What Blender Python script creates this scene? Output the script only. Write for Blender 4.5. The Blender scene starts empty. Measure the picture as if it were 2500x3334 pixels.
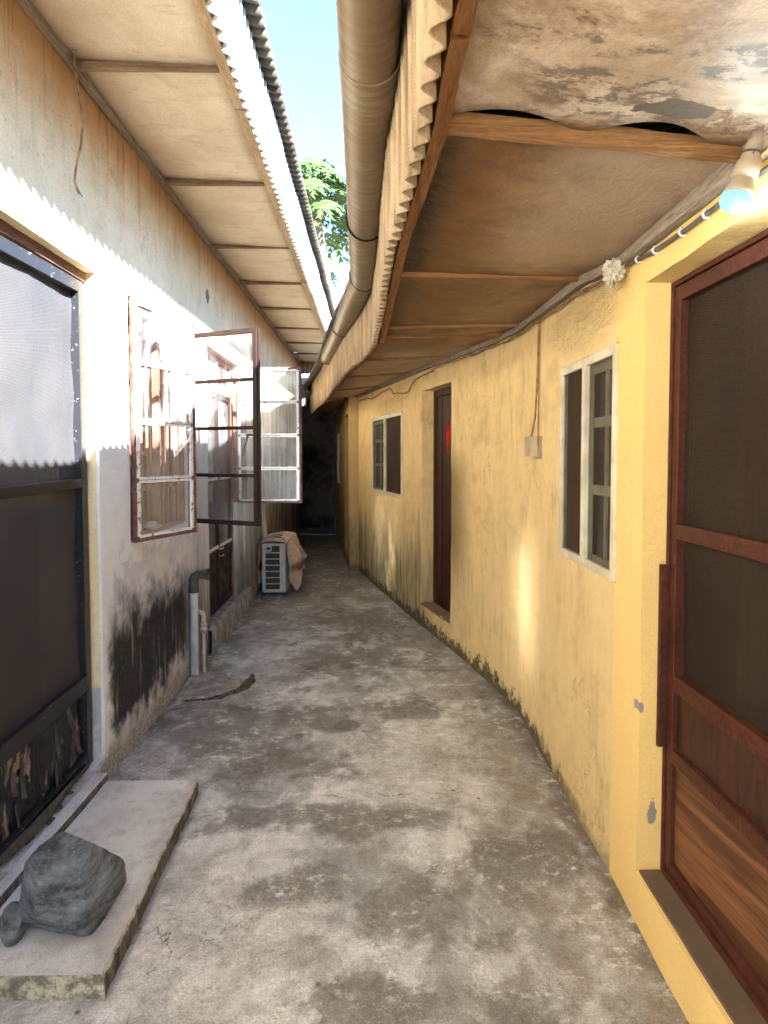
import bpy, bmesh, math, random
from mathutils import Vector, noise as mn
R = math.radians
random.seed(7)
S = bpy.context.scene
# ------------------------------------------------------------------ camera, sky, sun, exposure
cam = bpy.data.cameras.new('camera'); co = bpy.data.objects.new('camera', cam); S.collection.objects.link(co)
co.location = (0, 0, 1.5)
co.rotation_euler = (R(90 - 2.3), 0, R(-1.287))
cam.sensor_width = 36; cam.lens = 36 * 1959 / 3334
cam.shift_y = -104.3 / 3334
cam.clip_start = .02; cam.clip_end = 500
S.camera = co
SUN_D = Vector((-1, 1.0, -.92)).normalized()
W = bpy.data.worlds.new('World'); S.world = W; W.use_nodes = True
bg = W.node_tree.nodes['Background']
sky = W.node_tree.nodes.new('ShaderNodeTexSky'); sky.sky_type = 'NISHITA'; sky.sun_disc = False
tos = -SUN_D
sky.sun_elevation = math.asin(tos.z)
sky.sun_rotation = math.atan2(tos.x, tos.y)
sky.altitude = 100; sky.air_density = 1.0; sky.dust_density = 0.0; sky.ozone_density = 3.0
W.node_tree.links.new(sky.outputs[0], bg.inputs[0]); bg.inputs[1].default_value = .07
sl = bpy.data.lights.new('sun', 'SUN'); sl.energy = 5.0; sl.angle = R(.55); sl.color = (1, .978, .945)
so = bpy.data.objects.new('sun', sl); S.collection.objects.link(so)
so.rotation_euler = SUN_D.to_track_quat('-Z', 'Y').to_euler(); so.location = (6, -6, 9)
S.view_settings.view_transform = 'Standard'; S.view_settings.look = 'None'
S.view_settings.gamma = 1; S.view_settings.use_curve_mapping = False
S.view_settings.exposure = 3.6
S.render.engine = 'CYCLES'
cy = S.cycles
cy.max_bounces = 12; cy.diffuse_bounces = 8; cy.glossy_bounces = 4; cy.transparent_max_bounces = 16
cy.transmission_bounces = 6; cy.use_denoising = True
cy.caustics_reflective = True; cy.caustics_refractive = False; cy.blur_glossy = 0.0
cy.sample_clamp_indirect = 0

# ------------------------------------------------------------------ object helpers
def tag(o, label=None, cat=None, group=None, kind=None):
    for k, v in (('label', label), ('category', cat), ('group', group), ('kind', kind)):
        if v: o[k] = v
    return o
def empty(name, loc, label, cat, group=None):
    o = bpy.data.objects.new(name, None); S.collection.objects.link(o)
    o.location = loc; o.empty_display_size = .2
    return tag(o, label, cat, group)
class MB:
    """collects shapes (world metres) and links them as one mesh object"""
    def __init__(s): s.v = []; s.f = []; s.sm = []
    def add(s, vs, fs, smooth=False):
        k = len(s.v); s.v += [tuple(v) for v in vs]
        s.f += [tuple(i + k for i in f) for f in fs]; s.sm += [smooth] * len(fs); return s
    def box(s, a, b, fr=None):
        (x0, y0, z0), (x1, y1, z1) = a, b
        vs = [(x, y, z) for z in (z0, z1) for y in (y0, y1) for x in (x0, x1)]
        if fr: vs = [fr(*v) for v in vs]
        return s.add(vs, [(0, 2, 3, 1), (4, 5, 7, 6), (0, 1, 5, 4), (2, 6, 7, 3), (0, 4, 6, 2), (1, 3, 7, 5)])
    def tube(s, pts, r, n=12, cap=True, smooth=True):
        pts = [Vector(p) for p in pts]; m = len(pts)
        rs = r if isinstance(r, (list, tuple)) else [r] * m
        up = None; rings = []
        for i, p in enumerate(pts):
            t = (pts[min(i + 1, m - 1)] - pts[max(i - 1, 0)]).normalized()
            if up is None:
                up = Vector((0, 0, 1)) if abs(t.z) < .9 else Vector((1, 0, 0))
            a = t.cross(up).normalized(); up = a.cross(t).normalized()
            rings.append([p + (a * math.cos(2 * math.pi * k / n) + up * math.sin(2 * math.pi * k / n)) * rs[i] for k in range(n)])
        vs = [v for g in rings for v in g]
        fs = [(i * n + k, i * n + (k + 1) % n, (i + 1) * n + (k + 1) % n, (i + 1) * n + k) for i in range(m - 1) for k in range(n)]
        s.add(vs, fs, smooth)
        if cap:
            s.add(rings[0], [tuple(range(n))]); s.add(rings[-1], [tuple(reversed(range(n)))])
        return s
    def grid(s, fn, nu, nv, smooth=True):
        vs = [fn(i / nu, j / nv) for j in range(nv + 1) for i in range(nu + 1)]
        fs = [(j * (nu + 1) + i, j * (nu + 1) + i + 1, (j + 1) * (nu + 1) + i + 1, (j + 1) * (nu + 1) + i) for j in range(nv) for i in range(nu)]
        return s.add(vs, fs, smooth)
    def lathe(s, o, ax, prof, n=24, smooth=True):
        o = Vector(o); ax = Vector(ax).normalized()
        a = ax.orthogonal().normalized(); b = ax.cross(a)
        vs = [o + ax * h + (a * math.cos(2 * math.pi * k / n) + b * math.sin(2 * math.pi * k / n)) * r for h, r in prof for k in range(n)]
        fs = [(i * n + k, i * n + (k + 1) % n, (i + 1) * n + (k + 1) % n, (i + 1) * n + k) for i in range(len(prof) - 1) for k in range(n)]
        return s.add(vs, fs, smooth)
    def build(s, name, m, parent=None, bevel=0, solid=0, **t):
        me = bpy.data.meshes.new(name); me.from_pydata(s.v, [], s.f)
        for p, q in zip(me.polygons, s.sm): p.use_smooth = q
        me.materials.append(m); me.validate(); me.update()
        o = bpy.data.objects.new(name, me); S.collection.objects.link(o)
        if parent:
            o.parent = parent
            L = Vector(parent.location); q = parent.parent
            while q: L += Vector(q.location); q = q.parent
            o.location = -L
        if bevel:
            b = o.modifiers.new('bevel', 'BEVEL'); b.width = bevel; b.segments = 2; b.limit_method = 'ANGLE'; b.angle_limit = R(40)
        if solid:
            b = o.modifiers.new('solid', 'SOLIDIFY'); b.thickness = solid; b.offset = 0
        return tag(o, **t)
def nz(x, y, z=0.): return mn.noise(Vector((x, y, z)))
def fbm(x, y, z=0., o=4): return mn.fractal(Vector((x, y, z)), 1.0, 2.0, o)

# ------------------------------------------------------------------ material helpers
class MT:
    def __init__(s, name, rough=.8, spec=.3):
        s.m = bpy.data.materials.new(name); s.m.use_nodes = True; s.nt = s.m.node_tree
        s.b = s.nt.nodes['Principled BSDF']; s.out = s.nt.nodes['Material Output']
        s.b.inputs['Roughness'].default_value = rough; s.b.inputs['Specular IOR Level'].default_value = spec
        s.co = s.N('ShaderNodeTexCoord').outputs['Object']
        q = s.N('ShaderNodeSeparateXYZ'); s.lk(s.co, q.inputs[0]); s.x, s.y, s.z = q.outputs
    def N(s, t, **k):
        n = s.nt.nodes.new(t)
        for a, v in k.items(): setattr(n, a, v)
        return n
    def lk(s, a, b):
        if isinstance(a, bpy.types.NodeSocket): s.nt.links.new(a, b)
        elif isinstance(a, (tuple, list)): b.default_value = tuple(a) + (1,) if len(a) == 3 and b.type == 'RGBA' else tuple(a)
        elif b.type == 'RGBA': b.default_value = (a, a, a, 1)
        else: b.default_value = a
    def math(s, op, a, b=0., c=0.):
        n = s.N('ShaderNodeMath', operation=op); s.lk(a, n.inputs[0]); s.lk(b, n.inputs[1]); s.lk(c, n.inputs[2]); return n.outputs[0]
    def sc(s, sx, sy, sz, off=(0, 0, 0)):
        n = s.N('ShaderNodeMapping'); s.lk(s.co, n.inputs[0]); n.inputs['Scale'].default_value = (sx, sy, sz); n.inputs['Location'].default_value = off; return n.outputs[0]
    def noise(s, scale, det=6, rough=.6, vec=None, dist=0):
        n = s.N('ShaderNodeTexNoise'); s.lk(vec or s.co, n.inputs['Vector']); n.inputs['Scale'].default_value = scale
        n.inputs['Detail'].default_value = det; n.inputs['Roughness'].default_value = rough; n.inputs['Distortion'].default_value = dist; return n.outputs['Fac']
    def vor(s, scale, feat='F1', vec=None):
        n = s.N('ShaderNodeTexVoronoi', feature=feat); s.lk(vec or s.co, n.inputs['Vector']); n.inputs['Scale'].default_value = scale; return n.outputs['Distance']
    def wave(s, scale, dist=2, det=3, vec=None, dir='X', dsc=1):
        n = s.N('ShaderNodeTexWave', bands_direction=dir); s.lk(vec or s.co, n.inputs['Vector']); n.inputs['Scale'].default_value = scale
        n.inputs['Distortion'].default_value = dist; n.inputs['Detail'].default_value = det; n.inputs['Detail Scale'].default_value = dsc; return n.outputs['Fac']
    def mr(s, v, a, b, c=0., d=1., sm=True):
        n = s.N('ShaderNodeMapRange'); n.interpolation_type = 'SMOOTHSTEP' if sm else 'LINEAR'
        for i, q in enumerate((v, a, b, c, d)): s.lk(q, n.inputs[i])
        return n.outputs[0]
    def mul(s, *a):
        r = a[0]
        for q in a[1:]: r = s.math('MULTIPLY', r, q)
        return r
    def mx(s, *a):
        r = a[0]
        for q in a[1:]: r = s.math('MAXIMUM', r, q)
        return r
    def mix(s, f, a, b, blend='MIX'):
        n = s.N('ShaderNodeMix', data_type='RGBA', blend_type=blend); n.clamp_result = False
        s.lk(f, n.inputs[0]); s.lk(a, n.inputs[6]); s.lk(b, n.inputs[7]); return n.outputs[2]
    def bump(s, h, st=.5, dist=.01, prev=None):
        n = s.N('ShaderNodeBump'); n.inputs['Strength'].default_value = st; n.inputs['Distance'].default_value = dist; s.lk(h, n.inputs['Height'])
        if prev: s.lk(prev, n.inputs['Normal'])
        return n.outputs[0]
    def blob(s, cx, cy, rx, ry, soft=.35, warp=.5, ns=None, plane='xy'):
        u, v = {'xy': (s.x, s.y), 'yz': (s.y, s.z), 'xz': (s.x, s.z)}[plane]
        ns = ns or s.noise(5, 5, .6)
        a = s.math('POWER', s.math('ABSOLUTE', s.math('DIVIDE', s.math('SUBTRACT', u, cx), rx)), 2.)
        b = s.math('POWER', s.math('ABSOLUTE', s.math('DIVIDE', s.math('SUBTRACT', v, cy), ry)), 2.)
        d = s.math('SQRT', s.math('ADD', a, b))
        d = s.math('ADD', d, s.math('MULTIPLY', s.math('SUBTRACT', ns, .5), warp * 4))
        return s.mr(d, 1 - soft, 1 + soft, 1., 0.)
    def grain(s, col, lo=.78, hi=1.2, sc=230, pit=.5, pits=.66):
        g = s.noise(sc, 3, .7); g2 = s.noise(sc * .35, 5, .75)
        col = s.mix(1., col, s.mr(g, .3, .7, lo, hi), 'MULTIPLY')
        return s.mix(s.mul(s.mr(g2, pits, pits + .05), pit), col, s.mix(1., col, .3, 'MULTIPLY'))
    def fin(s, col=None, nrm=None, rough=None, metal=None):
        if col is not None: s.lk(col, s.b.inputs['Base Color'])
        if nrm is not None: s.lk(nrm, s.b.inputs['Normal'])
        if rough is not None: s.lk(rough, s.b.inputs['Roughness'])
        if metal is not None: s.lk(metal, s.b.inputs['Metallic'])
        return s.m
def simple(name, c, c2=None, scale=12, rough=.7, bump=.3, spec=.3, metal=0, thr=(.35, .65), bd=.003, vec=None):
    t = MT(name, rough, spec); n = t.noise(scale, 6, .65, t.sc(*vec) if vec else None)
    col = t.mix(t.mr(n, *thr), c, c2 or tuple(q * .6 for q in c))
    return t.fin(col, t.bump(n, bump, bd), None, metal)

# ------------------------------------------------------------------ materials
def m_wall_cream():
    t = MT('cream_wall_paint', .9, .15)
    big = t.noise(1.3, 6, .6); mid = t.noise(7, 8, .65); fine = t.noise(70, 4, .6)
    st = t.noise(6, 8, .7, t.sc(1, 1, .12)); st2 = t.noise(22, 6, .65, t.sc(1, 1, .08))
    col = t.mix(t.mr(t.z, 1.55, 1.75), t.mix(t.mr(big, .3, .7), (.80, .87, .94), (.74, .80, .86)), t.mix(t.mr(big, .3, .7), (.81, .71, .51), (.71, .61, .42)))  # cool shade tint painted in below the sunlit band, warmer cream above
    col = t.mix(t.mul(t.mr(mid, .5, .75), t.mr(t.z, 1.5, 2.2, .2, .5)), col, (.66, .56, .40))
    # orange brown grime hanging from the soffit
    g = t.mr(t.math('ADD', t.z, t.math('MULTIPLY', t.math('SUBTRACT', t.mix(.55, st, mid), .5), .6)), 2.42, 3.1)
    g = t.mx(g, t.mul(t.mr(t.y, 5.5, 8.5), t.mr(t.z, 1.9, 2.7), t.mr(st, .4, .6)))
    col = t.mix(t.mul(g, .85), col, (.37, .175, .052))
    col = t.mix(t.mul(g, t.mr(st2, .52, .7), .5), col, (.10, .055, .025))
    spk = t.mul(t.mr(fine, .6, .68), t.mr(t.z, 2.2, 2.8), .55)
    col = t.mix(spk, col, (.22, .14, .08))
    # peeled paint below the window showing lilac and pale blue coats
    edge = t.math('ADD', t.z, t.math('MULTIPLY', t.math('SUBTRACT', t.noise(4.5, 7, .7), .5), .75))
    inw = t.mr(t.y, 2.86, 2.88)
    lil = t.mul(t.mr(edge, .985, 1.0, 1., 0.), inw, t.mr(t.y, 4.2, 4.6, 1., 0.))
    col = t.mix(t.mul(lil, .9), col, t.mix(t.mr(mid, .4, .6), (.60, .62, .72), (.72, .74, .82)))
    blue = t.mul(t.blob(2.98, .85, .13, .4, .06, .55), inw)
    col = t.mix(t.mul(blue, .75), col, (.52, .66, .82))
    # black mould field
    mz = t.math('ADD', t.z, t.math('MULTIPLY', t.math('SUBTRACT', t.mix(.65, t.noise(9, 8, .7, t.sc(1, 1, .35)), mid), .5), .75))
    m = t.mul(t.mr(mz, .08, .26), t.mr(mz, .58, .88, 1., 0.), t.mr(t.math('ADD', t.y, t.math('MULTIPLY', t.math('SUBTRACT', mid, .5), .3)), 2.74, 2.86), t.mr(t.math('ADD', t.y, t.math('MULTIPLY', mid, .2)), 4.0, 4.3, 1., 0.))
    col = t.mix(t.mul(m, t.mr(st2, .30, .45, .75, 1.), .97), col, t.mix(t.mr(fine, .5, .68), (.016, .018, .022), (.05, .052, .056)))
    # lower grime further along
    lg = t.mul(t.mr(t.y, 3.85, 4.2), t.mr(t.math('ADD', t.z, t.math('MULTIPLY', t.math('SUBTRACT', st, .5), 1.6)), .35, 1.15, 1., 0.))
    col = t.mix(t.mul(lg, .85), col, t.mix(t.mr(st2, .4, .6), (.05, .052, .055), (.26, .25, .24)))
    far = t.mul(t.mr(t.y, 5.7, 7.6), t.mr(t.z, 2.9, 1.6), t.mr(st, .36, .56))
    col = t.mix(t.mul(far, .85), col, t.mix(t.mr(st2, .4, .6), (.07, .055, .04), (.22, .16, .09)))
    # bare cement foot
    foot = t.mr(t.math('ADD', t.z, t.math('MULTIPLY', t.math('SUBTRACT', mid, .5), .25)), .08, .16, 1., 0.)
    col = t.mix(t.mul(foot, .85), col, t.mix(t.mr(fine, .35, .65), (.16, .16, .155), (.42, .42, .41)))
    # yellow paint on the reveal of the near door
    jm = t.mul(t.mr(t.x, -1.234, -1.236), t.mr(t.y, 2.6, 2.65), t.mr(t.y, 2.85, 2.86, 1., 0.))
    jc = t.mix(t.mr(t.noise(9, 6, .7, t.sc(1, 1, .3)), .47, .6), (.80, .72, .47), (.66, .62, .48))
    jlow = t.mr(t.math('ADD', t.z, t.math('MULTIPLY', t.math('SUBTRACT', mid, .5), .5)), .40, .44, 1., 0.)
    jc = t.mix(jlow, jc, t.mix(t.mr(mid, .4, .6), (.42, .45, .52), (.68, .70, .74)))
    col = t.mix(jm, col, jc)
    chip = t.blob(4.586, 2.69, .045, .055, .05, .35, t.noise(20), 'yz')
    col = t.mix(chip, col, (.16, .15, .15))
    ck = t.mul(t.mr(t.math('ABSOLUTE', t.math('SUBTRACT', t.noise(.8, 9, .62, t.sc(1, 1, .8)), .5)), 0, .0022, 1., 0.), t.mr(t.noise(1.7, 2), .52, .6))
    col = t.mix(t.mul(ck, .5), col, (.12, .1, .08))
    h = t.math('ADD', t.math('MULTIPLY', fine, .45), t.math('ADD', mid, t.math('MULTIPLY', lil, -.5)))
    col = t.grain(col, .86, 1.1, 200, .35, .68)
    return t.fin(col, t.bump(h, .55, .012))
def m_wall_yellow():
    t = MT('ochre_wall_paint', .88, .2)
    big = t.noise(1.1, 6, .6); mid = t.noise(6, 8, .7); fine = t.noise(60, 5, .65)
    st = t.noise(7, 8, .7, t.sc(1, 1, .12)); st2 = t.noise(25, 6, .65, t.sc(1, 1, .1))
    new = t.mr(t.y, 2.085, 2.095, 1., 0.)
    col = t.mix(t.mr(mid, .35, .65), (.80, .60, .30), (.73, .54, .27))
    low = t.mr(t.math('ADD', t.z, t.math('MULTIPLY', t.math('SUBTRACT', big, .5), .8)), .9, 1.6, 1., 0.)
    col = t.mix(t.mul(low, .55), col, t.mix(t.mr(st, .4, .6), (.64, .47, .24), (.70, .53, .27)))
    col = t.mix(t.mul(t.mr(mid, .48, .70), t.mr(big, .35, .65, .1, .5)), col, (.48, .33, .15))
    col = t.mix(t.mul(t.mr(st2, .5, .68), t.mr(t.noise(1.9, 4), .42, .62), .4), col, (.36, .235, .10))
    col = t.mix(new, col, t.mix(t.mr(big, .35, .65), (.84, .595, .235), (.79, .555, .22)))
    old = t.math('SUBTRACT', 1., new)
    # soot near the middle door, above head of windows
    dz = t.mul(t.mr(t.y, 4.15, 4.6), t.mr(t.y, 4.62, 4.63, 1., 0.), t.mr(t.math('ADD', t.z, t.math('MULTIPLY', st, .5)), 1.55, 1.95, 1., 0.), t.mr(t.z, .3, .9))
    col = t.mix(t.mul(dz, .8), col, (.17, .115, .05))
    # rising damp and moss
    md = t.math('SUBTRACT', t.z, t.math('MULTIPLY', t.math('SUBTRACT', t.mix(.6, mid, t.noise(14, 8, .75)), .42), t.mr(t.y, 2., 4.2, .25, .8)))
    moss = t.mul(t.mr(md, -.01, .055, 1., 0.), t.mr(t.y, 1.9, 3.0, .35, 1.))
    moss = t.mul(moss, old)
    mf = t.mul(t.mr(t.y, 4.9, 5.4), t.mr(t.math('ADD', t.z, t.math('MULTIPLY', t.math('SUBTRACT', st, .5), -2.2)), .25, .95, 1., 0.))
    col = t.mix(t.mul(mf, .8), col, t.mix(t.mr(st2, .4, .62), (.09, .085, .05), (.34, .29, .18)))
    col = t.mix(t.mul(moss, .92), col, t.mix(t.mr(fine, .4, .6), (.024, .023, .013), (.12, .10, .06)))
    fd = t.mul(t.mx(t.mr(t.y, 7.9, 8.8), t.mul(t.mr(t.y, 7.78, 7.79), .6)), t.mr(st, .3, .6, .6, .95))  # shade painted on the step face and the wall beyond
    col = t.mix(fd, col, t.mix(t.mr(mid, .4, .6), (.22, .14, .055), (.34, .23, .10)))
    # paint chipped off the door reveal
    gc = t.mx(t.blob(.90, .36, .013, .040, .04, .6, t.noise(26, 6), 'xz'), t.blob(.862, .70, .006, .018, .04, .6, t.noise(32, 6), 'xz'))
    gc = t.mul(gc, t.mr(t.y, 1.8, 1.82), t.mr(t.y, 1.9, 1.92, 1., 0.))
    col = t.mix(gc, col, (.27, .25, .24))
    ck = t.mul(t.mr(t.math('ABSOLUTE', t.math('SUBTRACT', t.noise(.8, 9, .62, t.sc(1, 1, .8)), .5)), 0, .0022, 1., 0.), t.mr(t.noise(1.7, 2), .5, .58), old)
    col = t.mix(t.mul(ck, .6), col, (.2, .13, .06))
    scr = t.noise(5, 10, .8, t.sc(1, 3, 16)); scr = t.mul(t.mr(scr, .60, .64), t.mr(t.z, .5, .8), t.mr(t.z, 1.2, 1.6, 1., 0.), old)
    col = t.mix(t.mul(scr, .25), col, (.86, .70, .42))
    rough_zone = t.mx(t.blob(2.42, 2.06, .42, .13, .4, .3, mid, 'yz'), t.blob(6.3, 2.02, .6, .09, .4, .3, mid, 'yz'))
    h = t.math('ADD', t.math('MULTIPLY', fine, .22), t.math('MULTIPLY', mid, 1.2))
    col = t.grain(col, .92, 1.06, 210, .4, .68)
    n1 = t.bump(h, .6, .014)
    hr = t.mul(t.noise(22, 4, .7, t.sc(1, 1, 2.2), 1.2), rough_zone)
    return t.fin(col, t.bump(hr, .9, .03, n1))
def m_floor():
    t = MT('weathered_concrete', .82, .3)
    big = t.noise(.9, 5, .6); mid = t.noise(2.6, 9, .68, None, .6); m2 = t.noise(7, 8, .7, t.sc(1, .8, 1), .4); fine = t.noise(38, 7, .75); vf = t.noise(150, 4, .7)
    col = t.mix(t.mr(mid, .36, .64), (.31, .325, .34), (.60, .63, .66))
    col = t.mix(t.mr(m2, .45, .6, 0, .55), col, (.24, .225, .21))
    col = t.mix(t.mul(t.mr(m2, .36, .44, 1., 0.), t.mr(fine, .42, .56)), col, (.66, .64, .60))
    # worn pale streaks by the step, browner towards the ochre wall
    col = t.mix(t.mul(t.mr(t.x, .0, .85), t.mr(m2, .3, .65, .2, .62)), col, (.25, .185, .12))
    pale = t.mx(t.blob(-.45, 1.85, .28, .55, .5, .55, m2), t.blob(.15, 2.9, .45, .6, .6, .5, m2))
    col = t.mix(t.mul(pale, t.mr(fine, .35, .6), .65), col, (.66, .645, .61))
    # skim coat patches, sharp edged
    nb = t.noise(3.6, 7, .66, None, .4)
    P = [(.12, 1.93, .22, .17), (.62, 2.18, .2, .2), (-.42, 2.86, .3, .16), (.08, 1.6, .3, .07), (-.2, 2.03, .2, .09), (-.17, 2.46, .32, .12), (.1, 2.42, .3, .09), (-.05, 4.36, .5, .25),
         (.42, 1.52, .16, .08), (-.4, 3.4, .3, .16), (-.75, 3.2, .25, .3), (-.1, 5.4, .5, .5), (-.55, 2.45, .2, .08), (.1, 3.5, .3, .12)]
    d = None
    for i, q in enumerate(P):
        b = t.blob(*q, soft=.75, warp=1.1, ns=nb); d = b if d is None else t.mx(d, b)
    d = t.math('ADD', d, t.math('MULTIPLY', t.math('SUBTRACT', t.mix(.5, fine, m2), .5), 1.5)); d = t.mr(d, .22, .95)
    vo = t.N('ShaderNodeTexVoronoi', feature='DISTANCE_TO_EDGE'); ad = t.N('ShaderNodeVectorMath', operation='ADD')
    nv = t.N('ShaderNodeTexNoise'); nv.inputs['Scale'].default_value = 20; t.lk(t.co, nv.inputs['Vector'])
    sv = t.N('ShaderNodeVectorMath', operation='SCALE'); sv.inputs['Scale'].default_value = .06; t.lk(nv.outputs['Color'], sv.inputs[0])
    t.lk(t.co, ad.inputs[0]); t.lk(sv.outputs[0], ad.inputs[1]); t.lk(ad.outputs[0], vo.inputs['Vector']); vo.inputs['Scale'].default_value = 36
    craz = t.mul(t.mr(vo.outputs['Distance'], .02, .07, 1., 0.), t.mr(t.noise(5, 4), .46, .56), t.mr(fine, .4, .6))
    dc = t.mix(t.mr(fine, .3, .7), (.105, .10, .092), (.23, .22, .20))
    dc = t.mix(t.mul(craz, t.mr(t.y, 2.2, 2.7, 1., 0.), .7), dc, (.42, .41, .37))
    col = t.mix(t.mul(d, .80), col, dc)
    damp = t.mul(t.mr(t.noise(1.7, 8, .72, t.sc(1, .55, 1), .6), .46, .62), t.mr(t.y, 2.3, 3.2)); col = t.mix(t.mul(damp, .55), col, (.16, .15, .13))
    oval = t.blob(-.131, 3.3, .075, .075, .06, .35, m2); col = t.mix(t.mul(oval, .7), col, (.13, .115, .1))
    # moss, then a darker brown towards the far end
    moss = t.mx(t.mul(t.mr(t.noise(3.2, 7, .72, None, .5), .52, .66), t.mr(t.y, 2.2, 3.4, .25, .9)), t.mul(t.mr(t.x, -1.0, -1.19), t.mr(t.y, 2.9, 3.4), t.mr(m2, .4, .55)))
    col = t.mix(t.mul(moss, .72), col, t.mix(t.mr(fine, .4, .6), (.05, .055, .035), (.13, .125, .09)))
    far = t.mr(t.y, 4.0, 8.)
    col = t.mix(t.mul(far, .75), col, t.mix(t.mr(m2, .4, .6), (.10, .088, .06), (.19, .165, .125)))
    # grime line at wall feet, speckles, joints and cracks
    edge = t.mr(t.math('ADD', t.x, t.math('MULTIPLY', t.math('SUBTRACT', m2, .5), .12)), .74, .86)
    col = t.mix(t.mul(edge, .6), col, (.10, .075, .05))
    col = t.mix(t.mul(t.mr(vf, .62, .72), .5), col, (.10, .095, .085))
    col = t.mix(t.mul(t.mr(fine, .66, .75), .6), col, (.74, .72, .68))
    wy = t.math('ADD', t.y, t.math('MULTIPLY', t.math('SUBTRACT', t.noise(2.5, 6), .5), .35))
    cr = t.mx(t.mul(t.mr(t.math('ABSOLUTE', t.math('SUBTRACT', wy, 2.62)), 0, .005, 1., 0.), t.mr(m2, .42, .52), t.mr(t.x, .25, .5, 1., 0.)),
              t.mul(t.mr(t.math('ABSOLUTE', t.math('SUBTRACT', t.noise(.7, 9, .6), .5)), 0, .002, 1., 0.), t.mr(t.noise(1.4, 2), .5, .58)))
    col = t.mix(t.mul(cr, .8), col, (.07, .065, .06))
    pit = t.mul(t.mr(t.vor(9), .05, .10, 1., 0.), t.mr(t.noise(2.2, 3), .54, .6)); col = t.mix(t.mul(pit, .8), col, (.09, .08, .07))
    worn = t.mul(t.mr(t.noise(15, 9, .8, t.sc(1, 1.3, 1)), .52, .60), t.mr(mid, .42, .58)); col = t.mix(t.mul(worn, .6), col, (.78, .78, .77))
    gd = t.mul(t.mr(t.noise(19, 9, .8), .54, .62), t.mr(mid, .62, .45)); col = t.mix(t.mul(gd, .6), col, (.17, .155, .14))
    col = t.grain(col, .78, 1.2, 170, .6, .64)
    h = t.math('ADD', t.math('MULTIPLY', m2, .8), t.math('MULTIPLY', fine, .5)); h = t.math('ADD', h, t.math('MULTIPLY', d, -.25)); h = t.math('ADD', h, t.math('MULTIPLY', cr, -.6))
    return t.fin(col, t.bump(h, .6, .014), t.mr(mid, .3, .7, .6, .9))
def m_slab():
    t = MT('cement_slab', .85, .25)
    mid = t.noise(5, 8, .68); fine = t.noise(60, 6, .7); st = t.noise(14, 7, .7, t.sc(1, 1, 1.2))
    col = t.mix(t.mr(mid, .36, .66), (.68, .70, .72), (.54, .56, .575))
    col = t.mix(t.mul(t.mr(st, .52, .66), .5), col, (.33, .32, .30)); col = t.mix(t.mul(t.mr(t.math('ADD', t.x, t.math('MULTIPLY', t.math('SUBTRACT', mid, .5), .25)), -.84, -.76), .5), col, (.28, .265, .235))
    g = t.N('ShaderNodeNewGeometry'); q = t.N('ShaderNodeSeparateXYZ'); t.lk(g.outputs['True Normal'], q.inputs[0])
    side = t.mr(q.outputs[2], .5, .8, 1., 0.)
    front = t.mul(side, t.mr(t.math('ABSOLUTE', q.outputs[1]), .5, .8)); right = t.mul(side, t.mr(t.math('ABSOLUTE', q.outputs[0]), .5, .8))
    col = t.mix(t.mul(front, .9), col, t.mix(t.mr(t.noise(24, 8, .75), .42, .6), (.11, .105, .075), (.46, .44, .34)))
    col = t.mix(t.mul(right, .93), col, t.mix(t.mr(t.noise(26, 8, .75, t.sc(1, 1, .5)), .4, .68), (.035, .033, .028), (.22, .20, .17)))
    col = t.grain(col, .82, 1.14, 200, .5, .66)
    return t.fin(col, t.bump(t.math('ADD', mid, t.math('MULTIPLY', fine, .5)), .45, .006))
def m_soffit_pale():
    t = MT('pale_ceiling_board', .85, .15)
    mid = t.noise(3, 8, .65); fine = t.noise(50, 5, .7); st = t.noise(5, 9, .72, t.sc(1, 2.5, 1), .8)
    col = t.mix(t.mr(mid, .35, .65), (.68, .60, .48), (.57, .49, .38))
    col = t.mix(t.mul(t.mr(st, .53, .62), .35), col, (.40, .31, .21))
    col = t.mix(t.mul(t.mr(t.x, -1.0, -1.2), .4), col, (.34, .22, .12))
    col = t.mix(t.mul(t.mr(fine, .68, .74), .6), col, (.12, .09, .06))
    col = t.grain(col, .86, 1.1, 180, .5, .67)
    return t.fin(col, t.bump(t.math('ADD', mid, t.math('MULTIPLY', fine, .3)), .4, .01))
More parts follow.
